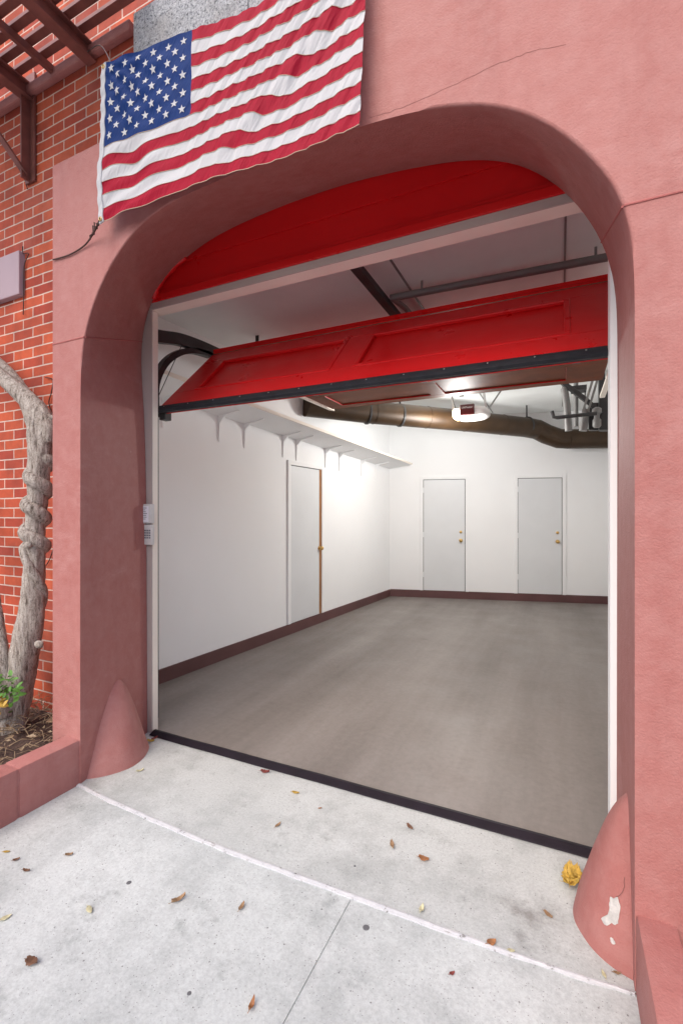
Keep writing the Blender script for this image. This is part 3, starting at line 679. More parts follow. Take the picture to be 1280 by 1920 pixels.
for i in (6, 9, 15): tube(bm, [cp[i], cp[i] + Vector((-.016, -.008, -.012 if i > 9 else .010)), cp[i] + Vector((-.010, -.01, -.034))], .0035, 5); bmesh.ops.create_icosphere(bm, subdivisions=1, radius=.009, matrix=Matrix.Translation(cp[i]))
tag(obj('cord', bm, M['cord']), 'knotted brown cord tying the lower flag corner to the edge of the archway', 'cord')

# ================================================================== RED HEADER AND DOOR FRAME
hd = thing('door_header', (-1.1, YB, 2.83), 'red painted timber header filling the top of the archway', 'header')
bm = BM(); box(bm, (-2.62, YB + .006, 3.062), (.35, YB + .06, 3.40)); obj('upper_board', bm, M['red'], hd)
bm = BM(); box(bm, (-2.62, YB + .014, 2.895), (.35, YB + .06, 3.060)); obj('middle_board', bm, M['red'], hd)
bm = BM(); box(bm, (-2.62, YB - .004, 2.846), (.215, YB + .06, 2.893), .005); box(bm, (-2.62, YB + .006, 2.896), (.215, YB + .013, 2.915), .002); obj('lip_moulding', bm, M['red'], hd)
# red painted backing block in the upper left of the reveal
bm = BM(); tube(bm, smooth_path([(-2.41, YB - .012, 2.86), (-2.36, YB - .02, 2.95), (-2.25, YB - .02, 3.03), (-2.13, YB - .008, 3.07)], 6), lerps([.018, .03, .03, .012], 6), 10, True, .2, 8); obj('filler_block', bm, M['red'], hd, smooth=True)
fr = thing('door_frame', (-1.1, YB, 0), 'cream painted garage door frame inside the archway', 'door frame')
bm = BM(); box(bm, (-2.62, YB + .004, .0), (-2.444, YB + .012, 2.80)); obj('jamb_face', bm, M['shadetrim'], fr)  # same cream frame, its front face coloured greyer to stand in for shade
bm = BM(); box(bm, (-2.50, YB + .0125, .0), (-2.440, YB + .055, 2.80), .003); obj('jamb', bm, M['cream'], fr)
bm = BM(); box(bm, (.188, YB + .004, .0), (.40, YB + .105, 2.80), .003); obj('jamb', bm, M['white'], fr)
bm = BM(); box(bm, (-2.62, YB + .004, 2.803), (.40, YB + .012, 2.845)); obj('head_face', bm, M['shadetrim'], fr)
bm = BM(); box(bm, (-2.50, YB + .0125, 2.803), (.40, YB + .105, 2.844), .003); obj('head', bm, M['cream'], fr)
# keypad on the left jamb
kp = thing('keypad', (-2.455, YB, 1.25), 'white wireless keypad with a paper label on the left door jamb', 'keypad')
y0 = YB + .003
bm = BM(); box(bm, (-2.487, y0 - .026, 1.248), (-2.415, y0, 1.382), .007); obj('body', bm, M['plastic'], kp, smooth=True, ang=40)
bm = BM(); box(bm, (-2.488, y0 - .034, 1.388), (-2.414, y0, 1.517), .008); obj('cover', bm, M['plastic'], kp, smooth=True, ang=40)
bm = BM(); box(bm, (-2.480, y0 - .0365, 1.398), (-2.432, y0 - .0345, 1.502)); lb = obj('label', bm, M['label'], kp)
bm = BM()
for k, wd in enumerate((.030, .018, .022, .034, .026, .03, .02)): box(bm, (-2.477, y0 - .0375, 1.488 - k * .012), (-2.477 + wd, y0 - .0368, 1.492 - k * .012))
obj('print', bm, M['ink'], lb)
bm = BM()
for r in range(4):
    for k in range(3): box(bm, (-2.478 + k * .020, y0 - .0285, 1.338 - r * .016), (-2.464 + k * .020, y0 - .0262, 1.347 - r * .016), .001)
obj('buttons', bm, M['ink'], kp)

# ================================================================== GARAGE INTERIOR
ZC = 3.13
LA, LB = Vector((-3.146, 2.236, 0)), Vector((-2.725, 7.761, 0)); BB = Vector((1.15, 8.681, 0))
ld = (LB - LA).normalized(); ln = Vector((ld.y, -ld.x, 0)); bd = (BB - LB).normalized(); bn = Vector((bd.y, -bd.x, 0))
def L(s, o, z): return LA + ld * s + ln * o + Vector((0, 0, z))      # along the left wall, out from it, up
def B(s, o, z): return LB + bd * s + bn * o + Vector((0, 0, z))
def lbox(bm, P, s0, s1, o0, o1, z0, z1, bev=0.):
    a = P(s0, o0, z0); return frame_box(bm, a, P(s1, o0, z0) - a, P(s0, o1, z0) - a, P(s0, o0, z1) - a, bev)
LLEN, BLEN = (LB - LA).length, (BB - LB).length
lw = thing('side_wall', tuple(LA), 'plain white garage side wall with a maroon baseboard', 'wall')
obj('wall_face', lbox(BM(), L, 0, LLEN, -.12, 0, 0, ZC + .1), M['white'], lw)
bw = thing('back_wall', tuple(LB), 'white back wall of the garage holding two doors', 'wall')
obj('wall_face', lbox(BM(), B, -.2, BLEN, -.12, 0, 0, ZC + .1), M['white'], bw)
tag(obj('garage_wall', box(BM(), (1.02, 2.236, 0), (1.14, 8.62, ZC + .1)), M['white']), 'white garage wall hidden behind the right jamb', 'wall')
tag(obj('garage_ceiling', box(BM(), (-3.3, YB + .062, ZC), (1.2, 9.0, ZC + .1)), M['ceil']), 'dull cream ceiling of the garage', 'ceiling')
tag(obj('front_return_wall', box(BM(), (-3.2, YB + .0, .0), (-2.63, YB + .06, ZC)), M['white']), 'narrow wall behind the left pier of the archway', 'wall')
tag(obj('front_return_wall', box(BM(), (.41, YB + .0, .0), (1.2, YB + .06, ZC)), M['white']), 'narrow wall behind the right pier of the archway', 'wall')
# baseboards broken by the doors
def sL(p): return (Vector((p[0], p[1], 0)) - LA).dot(ld)
def sB(p): return (Vector((p[0], p[1], 0)) - LB).dot(bd)
obj('baseboard', lbox(BM(), L, 0.0, LLEN - .002, .0005, .016, 0, .125, .003), M['basebd'], lw)
obj('baseboard', lbox(BM(), B, .016, BLEN, .0005, .016, 0, .13, .003), M['basebd'], bw)
# interior doors
def int_door(P, s0, s1, zt, label, edge=False):
    t = thing('interior_door', tuple(P((s0 + s1) / 2, 0, 0)), label, 'door', 'white interior doors of the garage')
    zb = .128; w_ = .055
    fo = BM(); lbox(fo, P, s0, s0 + w_, .001, .022, zb, zt, .003); lbox(fo, P, s1 - w_, s1, .001, .022, zb, zt, .003); lbox(fo, P, s0 + w_ + .0005, s1 - w_ - .0005, .001, .021, zt - w_, zt, .003)
    obj('door_frame', fo, M['white'], t)
    a, b = s0 + w_, s1 - w_
    obj('gap', lbox(BM(), P, a, b, .001, .003, zb, zt - w_), M['dark'], t)
    bs_ = b - (.055 if edge else .010)
    obj('door_leaf', lbox(BM(), P, a + .008, bs_, .004, .013, zb + .004, zt - w_ - .009, .002), M['doorw'], t)
    if edge: obj('door_edge', lbox(BM(), P, bs_ + .004, b - .002, .004, .012, zb + .002, zt - w_ - .004), M['gold'], t)
    for zz, r in ((1.0, .027), (1.145, .021)) if not edge else ((1.0, .026),):
        c = P(bs_ - (.065 if not edge else .0), .013, zz); n_ = (bn if P is B else ln)
        pr_ = [(r * 1.15, 0), (r * 1.15, .006), (r * .45, .010), (r * .45, .026), (r * .95, .034), (r, .048), (r * .7, .060), (.002, .063)] if zz == 1.0 else [(r * 1.1, 0), (r * 1.1, .012), (r * .7, .018), (.002, .019)]
        obj('knob' if zz == 1.0 else 'deadbolt', lathe(BM(), pr_, c, n_, 18), M['brass'], t, smooth=True, ang=50)
    for zz in (.36, 1.05, 1.82): obj('hinge', lbox(BM(), P, a - .004, a + .012, .014, .022, zz, zz + .09, .002), M['doorw'], t)
    return t
int_door(L, sL((-2.955, 4.738)), sL((-2.894, 5.544)), 2.10, 'white door with a brown edge in the side wall under the shelf', True)
int_door(B, sB((-2.21, 7.883)), sB((-1.415, 8.072)), 2.105, 'white back door nearer the room corner, with two brass knobs')
int_door(B, sB((-.702, 8.241)), sB((.079, 8.427)), 2.105, 'white back door nearer the right jamb, with two brass knobs')
# shelf
sh = thing('wall_shelf', tuple(L(1.3, 0, 2.42)), 'long white shelf on triangular brackets along the side wall', 'shelf')
s0, s1 = .35, LLEN - .004
def shz(s, o): # the old shelf sags towards the back of the room
    return 2.475 - .0405 * s * 1.0 + .05 * o / .42 * 1.0
def sp_(s, o, dz): return L(s, o, shz(s, o) + dz)
bm = BM(); n_ = 24; rows = []
for i in range(n_ + 1):
    s = s0 + (s1 - s0) * i / n_; e = .42 if i < n_ else .42
    rows.append([bm.verts.new(sp_(s, o, dz)) for o, dz in ((.002, 0), (.415, 0), (.415, .022), (.002, .022))])
for a, b in zip(rows, rows[1:]):
    for k in range(4): bm.faces.new((a[k], a[(k + 1) % 4], b[(k + 1) % 4], b[k]))
bm.faces.new(rows[0]); bm.faces.new(rows[-1][::-1]); obj('board', bm, M['white'], sh)
bm = BM(); rows = []
for i in range(n_ + 1):
    s = s0 + (s1 - s0) * i / n_; rows.append([bm.verts.new(sp_(s, o, dz)) for o, dz in ((.4155, -.004), (.428, -.004), (.428, .026), (.4155, .026))])
for a, b in zip(rows, rows[1:]):
    for k in range(4): bm.faces.new((a[k], a[(k + 1) % 4], b[(k + 1) % 4], b[k]))
bm.faces.new(rows[0]); bm.faces.new(rows[-1][::-1]); obj('edge_strip', bm, M['cream'], sh)
for (x, y) in ((-3.092, 2.95), (-3.041, 3.614), (-3.013, 3.985), (-2.962, 4.654), (-2.941, 4.925), (-2.89, 5.599), (-2.861, 5.975), (-2.809, 6.655), (-2.77, 7.174)):
    s = sL((x, y)); bm = BM(); vs2 = []
    for ds in (-.008, .008):
        vs2.append([bm.verts.new(L(s + ds, o, shz(s, o) + dz)) for o, dz in ((.001, -.002), (.26, -.002), (.26, -.010), (.08, -.022), (.022, -.07), (.010, -.25), (.001, -.26))])
    n_ = len(vs2[0])
    for k in range(n_): bm.faces.new((vs2[0][k], vs2[0][(k + 1) % n_], vs2[1][(k + 1) % n_], vs2[1][k]))
    bm.faces.new(vs2[0]); bm.faces.new(vs2[1][::-1]); obj('bracket', bm, M['white'], sh)

# ================================================================== SECTIONAL DOOR
gd = thing('garage_door', (-1.1, 2.6, 2.2), 'red panelled overhead garage door rolled most of the way up', 'garage door')
XD0, XD1 = -2.500, .36
P0 = Vector((0, 2.345, 2.175)); P1 = Vector((0, 2.895, 2.715)); dv = (P1 - P0); SL = dv.length; dv.normalize(); dn = Vector((0, -dv.z, dv.y)); dn = dn if dn.y < 0 else -dn
def D(x, s, o): return Vector((x, 0, 0)) + P0 + dv * s + dn * o
def dbox(bm, x0, x1, sa, sb, o0, o1, bev=0.):
    a = D(x0, sa, o0); return frame_box(bm, a, D(x1, sa, o0) - a, D(x0, sb, o0) - a, D(x0, sa, o1) - a, bev)
bm = BM(); dbox(bm, XD0, XD1, .0, SL, -.046, -.020)
ST = .17; sx = [(XD0 + .19, -1.255), (-1.105, .045)]
dbox(bm, XD0, XD1, 0, .20, -.0198, 0, .003); dbox(bm, XD0, XD1, SL - .135, SL, -.0198, 0, .003)
for a, b in ((XD0, sx[0][0]), (sx[0][1], sx[1][0]), (sx[1][1], XD1)): dbox(bm, a, b, .2003, SL - .1353, -.0198, -.0002, .003)
obj('section', bm, M['red'], gd)
bm = BM()
for a, b in sx:
    lo2, hi2 = .20, SL - .135; w_ = .030
    for q in ((a, b, lo2, lo2 + w_), (a, b, hi2 - w_, hi2)): dbox(bm, q[0], q[1], q[2], q[3], -.0196, .005, .006)
    for q in ((a, a + w_), (b - w_, b)): dbox(bm, q[0], q[1], lo2 + w_ + .0004, hi2 - w_ - .0004, -.0196, .0048, .006)
obj('panel_moulding', bm, M['red'], gd)
bm = BM(); rows = []
for i in range(57):
    x = XD0 - .006 + (XD1 - XD0 + .006) * i / 56; wv = .004 * noise.noise(Vector((x * 3, 1, 1)))
    rows.append([bm.verts.new(D(x, s + wv, o)) for s, o in ((.028, .0005), (.028, .006), (-.012, .010), (-.032, .004), (-.034, -.012), (-.012, -.030), (0.0, -.0405), (0.0, -.012))])
for a, b in zip(rows, rows[1:]):
    for k in range(8): bm.faces.new((a[k], a[(k + 1) % 8], b[(k + 1) % 8], b[k]))
bm.faces.new(rows[0]); bm.faces.new(rows[-1][::-1]); seal = obj('bottom_seal', bm, M['rubber'], gd, smooth=True, ang=30)
bm = BM()
for i in range(13): lathe(bm, [(.0045, 0), (.0045, .0015), (.002, .003)], D(XD0 + .06 + i * .212, .004, .0085), dn, 8)
obj('rivets', bm, M['steel'], seal)
yh = P1.y + .012; zh = P1.z + .012
for k in range(3):
    a = yh + k * .715; bm = BM(); z0_, z1_ = zh - .002, zh + .034
    box(bm, (XD0, a, z0_ + .014), (XD1, a + .708, z1_))
    for q in ((a, a + .13), (a + .578, a + .708)): box(bm, (XD0, q[0], z0_), (XD1, q[1], z0_ + .0138), .003)
    for q in ((XD0, XD0 + .19), (-1.255, -1.105), (.045, XD1)): box(bm, (q[0], a + .1303, z0_), (q[1], a + .5777, z0_ + .0138), .003)
    so_ = obj('section', bm, [M['red'], M['doorback']], gd)
    for p in so_.data.polygons:
        if p.normal.z < -.5: p.material_index = 1
bm = BM()
for x in (-2.36, -1.18, .12):
    for k in range(1, 3): box(bm, (x - .03, yh + k * .715 - .045, zh - .010), (x + .03, yh + k * .715 + .04, zh - .0025), .002)
obj('hinges', bm, M['dsteel'], gd)
bm = BM(); box(bm, (-2.505, 2.36, 2.10), (-2.45, 2.42, 2.165), .006); lathe(bm, [(.022, 0), (.022, .03)], (-2.515, 2.39, 2.15), (-1, 0, 0), 12); obj('corner_bracket', bm, M['dsteel'], gd)
# tracks
def track(x, label):
    t = thing('door_track', (x, 2.4, 0), label, 'door track')
    def chan(path, w_, d_, name, m):
        bm = BM(); ps = [Vector(p) for p in path]; rows = []
        for i, p in enumerate(ps):
            tg = (ps[min(i + 1, len(ps) - 1)] - ps[max(i - 1, 0)]).normalized(); nn = Vector((0, -tg.z, tg.y))
            rows.append([bm.verts.new(p + Vector((sx_, 0, 0)) + nn * q) for sx_, q in ((-w_ / 2, -d_ / 2), (w_ / 2, -d_ / 2), (w_ / 2, d_ / 2), (-w_ / 2, d_ / 2))])
        for a, b in zip(rows, rows[1:]):
            for k in range(4): bm.faces.new((a[k], a[(k + 1) % 4], b[(k + 1) % 4], b[k]))
        bm.faces.new(rows[0]); bm.faces.new(rows[-1][::-1]); obj(name, bm, m, t)
    chan([(x, 2.385, .02), (x, 2.385, 2.2)], .05, .028, 'upright', M['dsteel'])
    chan(smooth_path([(x, 2.385, 2.2), (x, 2.39, 2.37), (x, 2.47, 2.53), (x, 2.60, 2.645), (x, 2.76, 2.715), (x, 2.95, 2.74)], 6), .05, .042, 'curve', M['dsteel'])
    chan([(x, 2.95, 2.74), (x, 5.9, 2.76)], .05, .03, 'horizontal_rail', M['cream'])
    chan(smooth_path([(x, 2.33, 2.69), (x, 2.45, 2.715), (x, 2.62, 2.755), (x, 2.84, 2.775), (x, 3.1, 2.78)], 5), .05, .085, 'upper_arm', M['dsteel'])
    for y in (3.6, 4.9, 5.8): obj('hanger', box(BM(), (x - .018, y, 2.77), (x + .018, y + .005, ZC - .001)), M['dsteel'], t)
    bm = BM(); bar(bm, (x + .02, 2.36, 2.2), (x + .03, 2.62, 2.72), .004, .004); obj('lift_cable', bm, M['dsteel'], t)
track(-2.575, 'dark curved steel door track behind the left jamb')
track(.42, 'dark curved steel door track behind the right jamb')

# ================================================================== OPENER
op = thing('door_opener', (-1.05, 6.1, ZC), 'white and dark red ceiling garage door opener with a lit lamp', 'door opener')
bm = BM(); box(bm, (-1.195, YB + .07, 2.985), (-1.135, 6.15, 3.03), .004); box(bm, (-1.175, YB + .07, 3.0305), (-1.155, 6.15, 3.06)); obj('rail', bm, M['dsteel'], op)
bm = BM(); bar(bm, (-1.165, 5.0, 2.99), (-1.165, 4.8, 2.765), .03, .012); obj('pull_arm', bm, M['steel'], op)
yo = 6.12
def oval(bm, cx, y0_, y1_, cz, rx, rz, n=28, taper=.86, flat=1.6):
    rings = []
    for y, s in ((y0_, taper * .8), (y0_ + .02, taper), (y0_ + .06, .97), (.5 * (y0_ + y1_), 1.0), (y1_ - .02, .97), (y1_, .8)):
        r = []
        for k in range(n):
            a = 2 * math.pi * k / n; c, s_ = math.cos(a), math.sin(a)
            r.append(bm.verts.new((cx + rx * s * math.copysign(abs(c) ** (2 / 2.6), c), y, cz + rz * s * math.copysign(abs(s_) ** (2 / 2.6), s_) * (1 if s_ < 0 else .9))))
        rings.append(r)
    for a, b in zip(rings, rings[1:]):
        for k in range(n): bm.faces.new((a[k], a[(k + 1) % n], b[(k + 1) % n], b[k]))
    bm.faces.new(rings[0][::-1]); bm.faces.new(rings[-1])
bm = BM(); oval(bm, -1.045, yo - .09, yo + .22, 2.765, .225, .085); obj('housing', bm, M['plastic'], op, smooth=True, ang=50)
bm = BM(); box(bm, (-1.165, yo - .104, 2.716), (-.985, yo - .06, 2.852), .012); fp_ = obj('front_panel', bm, M['dred'], op, smooth=True, ang=40)
bm = BM(); oval(bm, -1.215, yo - .102, yo + .10, 2.755, .055, .072, 16); obj('lamp_lens', bm, M['lamp'], op, smooth=True)
cu = bpy.data.curves.new('lettering', 'FONT'); cu.body = 'LiftMaster'; cu.size = .034; cu.align_x = 'CENTER'; cu.extrude = .0006
to = bpy.data.objects.new('lettering_source', cu); COL.objects.link(to); dg = bpy.context.evaluated_depsgraph_get(); me = bpy.data.meshes.new_from_object(to.evaluated_get(dg)); bpy.data.objects.remove(to)
me.materials.clear(); me.materials.append(M['plastic']); me.transform(Matrix.Translation((-1.075, yo - .1052, 2.80)) @ Matrix.Rotation(R_(90), 4, 'X'))
lt = bpy.data.objects.new('lettering', me); COL.objects.link(lt); lt.parent = fp_
for x0, y0_, x1 in ((-1.27, yo + .02, -1.30), (-.86, yo + .02, -.90)):
    bm = BM(); bar(bm, (x0, y0_, 2.80), (x1, y0_, ZC - .001), .026, .004, (0, 1, 0)); obj('strap', bm, M['steel'], op)
bm = BM(); bar(bm, (-.83, yo + .05, 2.80), (-.70, yo + .25, ZC - .06), .02, .004, (0, 1, 0)); obj('strap', bm, M['steel'], op)
bm = BM(); tube(bm, smooth_path([(-1.24, yo, 2.83), (-1.27, yo, 2.93), (-1.30, yo - .05, 3.02), (-1.36, yo - .1, 3.0), (-1.38, yo - .1, 3.12)], 6), .005, 6); obj('power_cord', bm, M['dsteel'], op)
ld_ = bpy.data.lights.new('opener_lamp', 'SPOT'); ld_.energy = 12; ld_.color = (1.0, .985, .955); ld_.shadow_soft_size = .15; ld_.spot_size = R_(180); ld_.spot_blend = .8
lo_ = bpy.data.objects.new('opener_lamp', ld_); COL.objects.link(lo_); lo_.location = (-1.20, yo - .02, 2.46); lo_.rotation_euler = (R_(-10), 0, 0)
lp_ = bpy.data.lights.new('opener_lamp_glow', 'POINT'); lp_.energy = 58; lp_.color = (1.0, .985, .955); lp_.shadow_soft_size = .16
lq_ = bpy.data.objects.new('opener_lamp_glow', lp_); COL.objects.link(lq_); lq_.location = (-1.20, yo - .02, 2.46)

# ================================================================== DUCT, PIPES
du = thing('air_duct', (-1.4, 6.7, 2.8), 'brown metal air duct hung below the ceiling along the back wall', 'duct')
RD = .150
bm = BM(); dpath = [(-2.86, 5.02, 2.815), (-2.26, 5.80, 2.81), (-1.38, 6.68, 2.80), (-.47, 7.70, 2.79)]
tube(bm, dpath[:1] + [Vector(dpath[0]).lerp(Vector(dpath[1]), .5)] + dpath[1:], RD, 28); obj('pipe_run', bm, M['duct'], du, smooth=True, ang=40)
el_ = [Vector((-.47, 7.70, 2.79)), Vector((-.33, 7.83, 2.77)), Vector((-.20, 7.92, 2.70)), Vector((-.02, 8.00, 2.63)), Vector((.12, 8.03, 2.62))]
bm = BM(); tube(bm, el_, RD * 1.01, 28); obj('elbow', bm, M['duct'], du)
bm = BM(); tube(bm, [(.12, 8.03, 2.62), (1.0, 8.24, 2.60)], RD, 28); obj('pipe_run', bm, M['duct'], du, smooth=True, ang=40)
for f in (.28, .5, .68, .86):
    p = Vector(dpath[0]).lerp(Vector(dpath[-1]), f); d = (Vector(dpath[-1]) - Vector(dpath[0])).normalized(); q = min((Vector(a).lerp(Vector(b), k / 20) for a, b in zip(dpath, dpath[1:]) for k in range(21)), key=lambda z: (z - p).length)
    bm = BM(); tube(bm, [q - d * .006, q + d * .006], RD * 1.025, 28); obj('seam_band', bm, M['duct'], du)
for q in ((-2.32, 5.72), (-1.98, 6.08), (-.47, 7.70)):
    bm = BM(); box(bm, (q[0] - .012, q[1] - .02, 2.81), (q[0] + .012, q[1] - .015, ZC - .001)); tube(bm, [(q[0] - .009, q[1] - .009, 2.80), (q[0] + .009, q[1] + .009, 2.80)], RD * 1.04, 28); obj('hanger', bm, M['dsteel'], du)
bm = BM(); tube(bm, [(-1.13, 3.24, 3.04), (.9, 3.34, 3.05)], .026, 12); tube(bm, [(-1.12, 3.24, 3.04), (-1.08, 3.45, 3.04), (-1.07, 4.6, 3.05)], .02, 10)
for x in (-.9, .2): box(bm, (x - .008, 3.245 + (x + 1.13) * .049, 3.04), (x + .008, 3.249 + (x + 1.13) * .049, ZC - .001))
tag(obj('ceiling_pipe', bm, M['pipe'], smooth=True, ang=40), 'grey conduit pipe crossing the ceiling above the red door', 'pipe')
bm = BM(); box(bm, (-1.02, YB + .07, ZC - .006), (-1.005, 8.0, ZC - .0005)); box(bm, (.02, YB + .07, ZC - .005), (.032, 8.0, ZC - .0005))
obj('joint_strip', bm, M['pipe'], bpy.data.objects['garage_ceiling'])
sv = thing('pipe_assembly', (.2, 6.2, 2.6), 'tangle of dark brackets and grey pipes hanging in the far right ceiling corner', 'pipework')
Y6 = 6.2
def A6(px, py, y=Y6): return at(px, py, y)
bm = BM(); bar(bm, A6(1052, 716), A6(1100, 752), .05, .085, (0, 1, 0), .006); bar(bm, A6(1100, 752), A6(1126, 775), .05, .05, (0, 1, 0), .004); obj('angled_arm', bm, M['dsteel'], sv)
bm = BM(); tube(bm, [A6(1057, 728), A6(1062, 760), A6(1065, 808)], .04, 14); obj('pipe', bm, M['pipe'], sv, smooth=True, ang=40)
bm = BM(); tube(bm, [A6(1098, 768, 6.3), A6(1092, 808, 6.3)], .045, 14); obj('pipe', bm, M['pipe'], sv, smooth=True, ang=40)
bm = BM(); tube(bm, [A6(1079, 690, 6.5), A6(1079, 800, 6.5)], .028, 12); obj('pipe', bm, M['pipe'], sv, smooth=True, ang=40)
bm = BM(); tube(bm, [A6(1034, 771, 6.1), A6(1037, 782, 6.1), A6(1044, 783, 6.1), A6(1118, 775, 6.1)], .022, 10); obj('cross_bar', bm, M['dsteel'], sv)
bm = BM(); frame_box(bm, A6(1103, 806, 6.35), A6(1121, 806, 6.35) - A6(1103, 806, 6.35), (0, .1, 0), (0, 0, .33), .01); frame_box(bm, A6(1122, 806, 6.25), A6(1152, 806, 6.25) - A6(1122, 806, 6.25), (0, .15, 0), (0, 0, .62), .02); obj('valve_box', bm, M['dsteel'], sv)
bm = BM(); lathe(bm, [(.03, 0), (.045, .02), (.045, .09), (.03, .11), (.03, .16), (.05, .17), (.05, .22), (.02, .24)], A6(1118, 802, 6.15), (0, 0, 1), 16); obj('valve', bm, M['pipe'], sv, smooth=True, ang=40)
for a, b in (((1124, 668), (1092, 772)), ((1131, 672), (1102, 770))):
    bm = BM(); bar(bm, A6(*a, 5.2), A6(*b, 5.9), .022, .012, (0, 1, 0)); obj('diagonal_strut', bm, M['steel'], sv)
bm = BM(); box(bm, (A6(1070, 722).x, 6.3, A6(1070, 728).z), (A6(1100, 722).x, 6.5, A6(1070, 720).z)); bar(bm, A6(1096, 722, 6.4), A6(1096, 770, 6.4), .012, .012, (0, 1, 0)); obj('small_bracket', bm, M['dsteel'], sv)

# ================================================================== FALLEN LEAVES
def ground_leaf(px, py, L_, rot, m, label, w_=.38, curl=.25, name='fallen_leaf', oak=False, z=.004):
    c = atz(px, py, 0); c.z = .0 if c.y > 1.6 else -.004; L_ *= .85
    bm = BM(); n = 12; mids, ls, rs = [], [], []
    for i in range(n + 1):
        t = i / n; x = (t - .5) * L_; ww = w_ * L_ * math.sin(math.pi * min(1, t * .93 + .03)) ** .8 * (1.15 - .45 * t)
        if oak: ww *= .75 + .35 * abs(math.sin(t * 13))
        ww *= 1 + .15 * noise.noise(Vector((px * .1, i * .6, 0)))
        zz = L_ * curl * (2 * (t - .5)) ** 2 * .45 + .004 + .02 * L_ * noise.noise(Vector((px, i * .4, 3)))
        mids.append(bm.verts.new((x, 0, zz * .6))); e = L_ * curl * .55
        ls.append(bm.verts.new((x, ww / 2, zz + e * .5 * (1 + .4 * noise.noise(Vector((i * .5, px, 1))))))); rs.append(bm.verts.new((x, -ww / 2, zz + e * .35 * (1 + .4 * noise.noise(Vector((i * .5, py, 2)))))))
    for i in range(n): bm.faces.new((mids[i], mids[i + 1], ls[i + 1], ls[i])); bm.faces.new((rs[i], rs[i + 1], mids[i + 1], mids[i]))
    tube(bm, [mids[0].co.copy(), mids[0].co + Vector((-L_ * .22, 0, .002))], .0009, 4)
    bmesh.ops.transform(bm, matrix=Matrix.Rotation(R_(rot), 4, 'Z'), verts=bm.verts)
    o = obj(name, bm, M[m], smooth=True); o.location = c; sol = o.modifiers.new('thickness', 'SOLIDIFY'); sol.thickness = .0006
    return tag(o, label, 'leaf', 'dry leaves fallen on the pavement')
GL = ground_leaf
GL(60, 1805, .052, 10, 'lbrown', 'large crumpled brown leaf alone near the lower left corner of the sidewalk', .75, .45, oak=True)
GL(168, 1706, .048, -20, 'lpale', 'pale cream leaf on the sidewalk between the large crumpled leaf and the long tan leaf', .5, .15)
GL(11, 1721, .042, 70, 'lpale', 'pale yellow green leaf cut by the left edge of the sidewalk', .6, .15)
GL(335, 1688, .062, 65, 'ltan', 'long curled tan leaf in the middle of the sidewalk', .36, .5)
GL(453, 1701, .044, 95, 'ltan', 'narrow olive brown leaf right of the long curled tan leaf', .45, .4)
GL(472, 1887, .044, 100, 'lor', 'orange brown leaf standing on edge at the bottom of the photo', .4, .7)
GL(130, 1603, .036, 40, 'ltan', 'small tan leaf on the sidewalk below the low stucco wall, third in a short row', .5, .5)
GL(50, 1633, .036, 20, 'lbrown', 'small dark brown curled leaf on the sidewalk, lowest of a loose row', .45, .5)
GL(31, 1612, .030, 60, 'lbrown', 'small reddish brown leaf just below the bright yellow one', .55, .4)
GL(13, 1597, .032, 30, 'lyel', 'bright yellow leaf on the sidewalk at the left edge', .5, .2)
GL(263, 1447, .045, 55, 'lpale', 'pale dry leaf on the apron beside the left wheel guard', .3, .5)
GL(283, 1391, .055, 20, 'lyel', 'yellow leaf tucked against the foot of the left door jamb', .6, .4, oak=True)
GL(290, 1386, .05, 80, 'lred', 'dark red leaf tucked against the foot of the left door jamb', .5, .4)
GL(497, 1449, .06, 15, 'lred', 'dull red leaf lying against the black threshold', .6, .4, oak=True)
GL(554, 1488, .045, 10, 'lyel', 'small yellow leaf on the apron below the black threshold', .55, .3)
GL(521, 1549, .045, 80, 'ltan', 'thin pale tan leaf on the left half of the apron', .4, .3)
GL(768, 1553, .048, -35, 'lbrown', 'rust brown leaf on the apron nearest the middle of the threshold', .5, .4)
GL(735, 1588, .055, -60, 'ltan', 'olive tan curled leaf on the apron between two brown leaves', .42, .5)
GL(794, 1613, .052, 0, 'lor', 'lobed orange brown leaf in the middle of the apron', .65, .4, oak=True)
GL(790, 1708, .040, 85, 'lpale', 'pale folded leaf lying on the white strip', .55, .6)
GL(921, 1770, .040, 40, 'lor', 'yellow orange leaf stuck on the worn end of the white strip', .75, .4)
GL(958, 1785, .026, 10, 'lpale', 'tiny pale leaf on the worn end of the white strip', .6, .3)
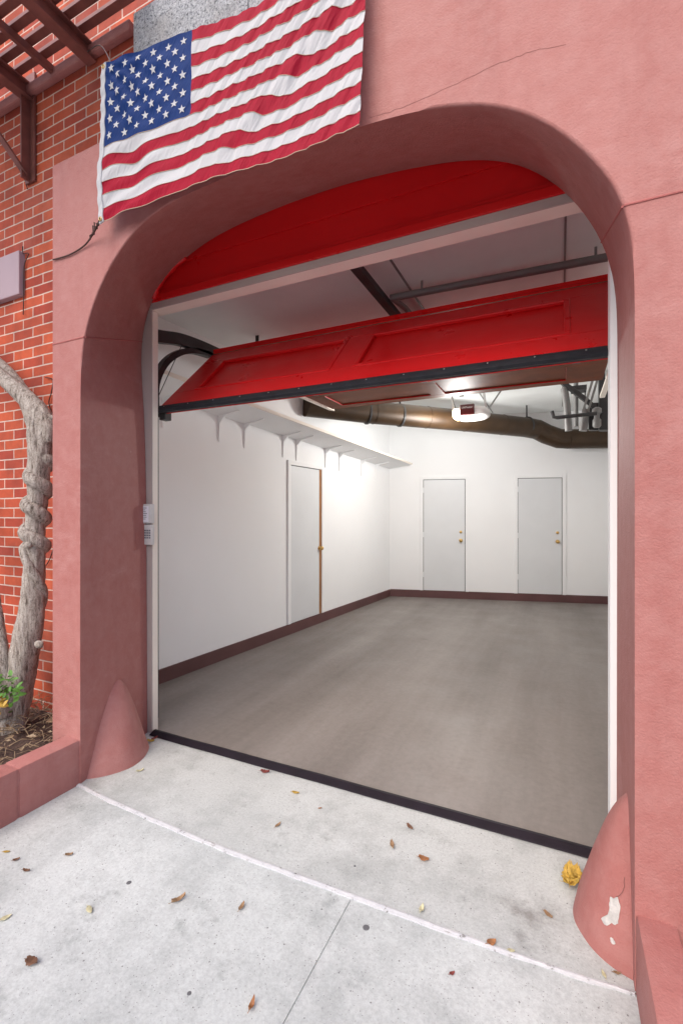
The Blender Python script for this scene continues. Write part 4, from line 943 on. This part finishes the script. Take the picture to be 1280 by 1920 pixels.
GL(1027, 1718, .040, -35, 'ltan', 'olive brown leaf on the apron below the yellow cluster', .5, .4)
GL(1131, 1829, .030, 110, 'lpale', 'pale cream leaf beside the foot of the chipped wheel guard', .5, .2)
GL(1156, 1827, .026, 10, 'ltan', 'small tan leaf touching the foot of the chipped wheel guard', .5, .3)
GL(847, 1826, .022, 40, 'lred', 'tiny dark red leaf alone on the right half of the sidewalk', .7, .5)
GL(600, 1512+5, .02, 40, 'lor', 'tiny orange leaf flake on the upper apron', .5, .4)
# cluster of yellow leaves
for k, (px, py, L_, r) in enumerate(((1066, 1640, .085, 80), (1076, 1652, .10, 70), (1064, 1660, .10, 95), (1070, 1672, .07, 20), (1084, 1660, .075, 100))):
    o = GL(px, py, L_, r, 'lyel', ('yellow lobed leaf at the top of the cluster beside the right wheel guard', 'broad yellow leaf in the middle of the cluster beside the right wheel guard', 'long crinkled yellow leaf on the left side of the cluster beside the right wheel guard', 'curled yellow leaf at the bottom of the cluster beside the right wheel guard', 'narrow yellow leaf in the cluster nearest the right wheel guard')[k], .6, .55, oak=True)
    o.location.z += .008 + .006 * k
# trodden gum spots
for lab, px, py, r in (('large dark gum spot on the sidewalk right of the scored joint', 686, 1737, .012), ('grey gum spot on the left half of the sidewalk', 242, 1653, .010), ('dark gum spot near the bottom of the sidewalk', 355, 1860, .007), ('small black spot on the middle of the apron', 665, 1624, .005)):
    c = atz(px, py); c.z = .0 if c.y > 1.6 else -.004; bm = BM(); n = 14
    r1_ = [bm.verts.new((r * (1 + .3 * noise.noise(Vector((k, px, 0)))) * math.cos(6.283 * k / n), r * (1 + .3 * noise.noise(Vector((k, py, 1)))) * math.sin(6.283 * k / n), 0)) for k in range(n)]
    r2_ = [bm.verts.new((v.co.x * .8, v.co.y * .8, .0015)) for v in r1_]
    for k in range(n): bm.faces.new((r1_[k], r1_[(k + 1) % n], r2_[(k + 1) % n], r2_[k]))
    bm.faces.new(r2_); o = obj('gum_spot', bm, M['gum']); o.location = c; tag(o, lab, 'gum spot', 'gum spots trodden into the pavement')
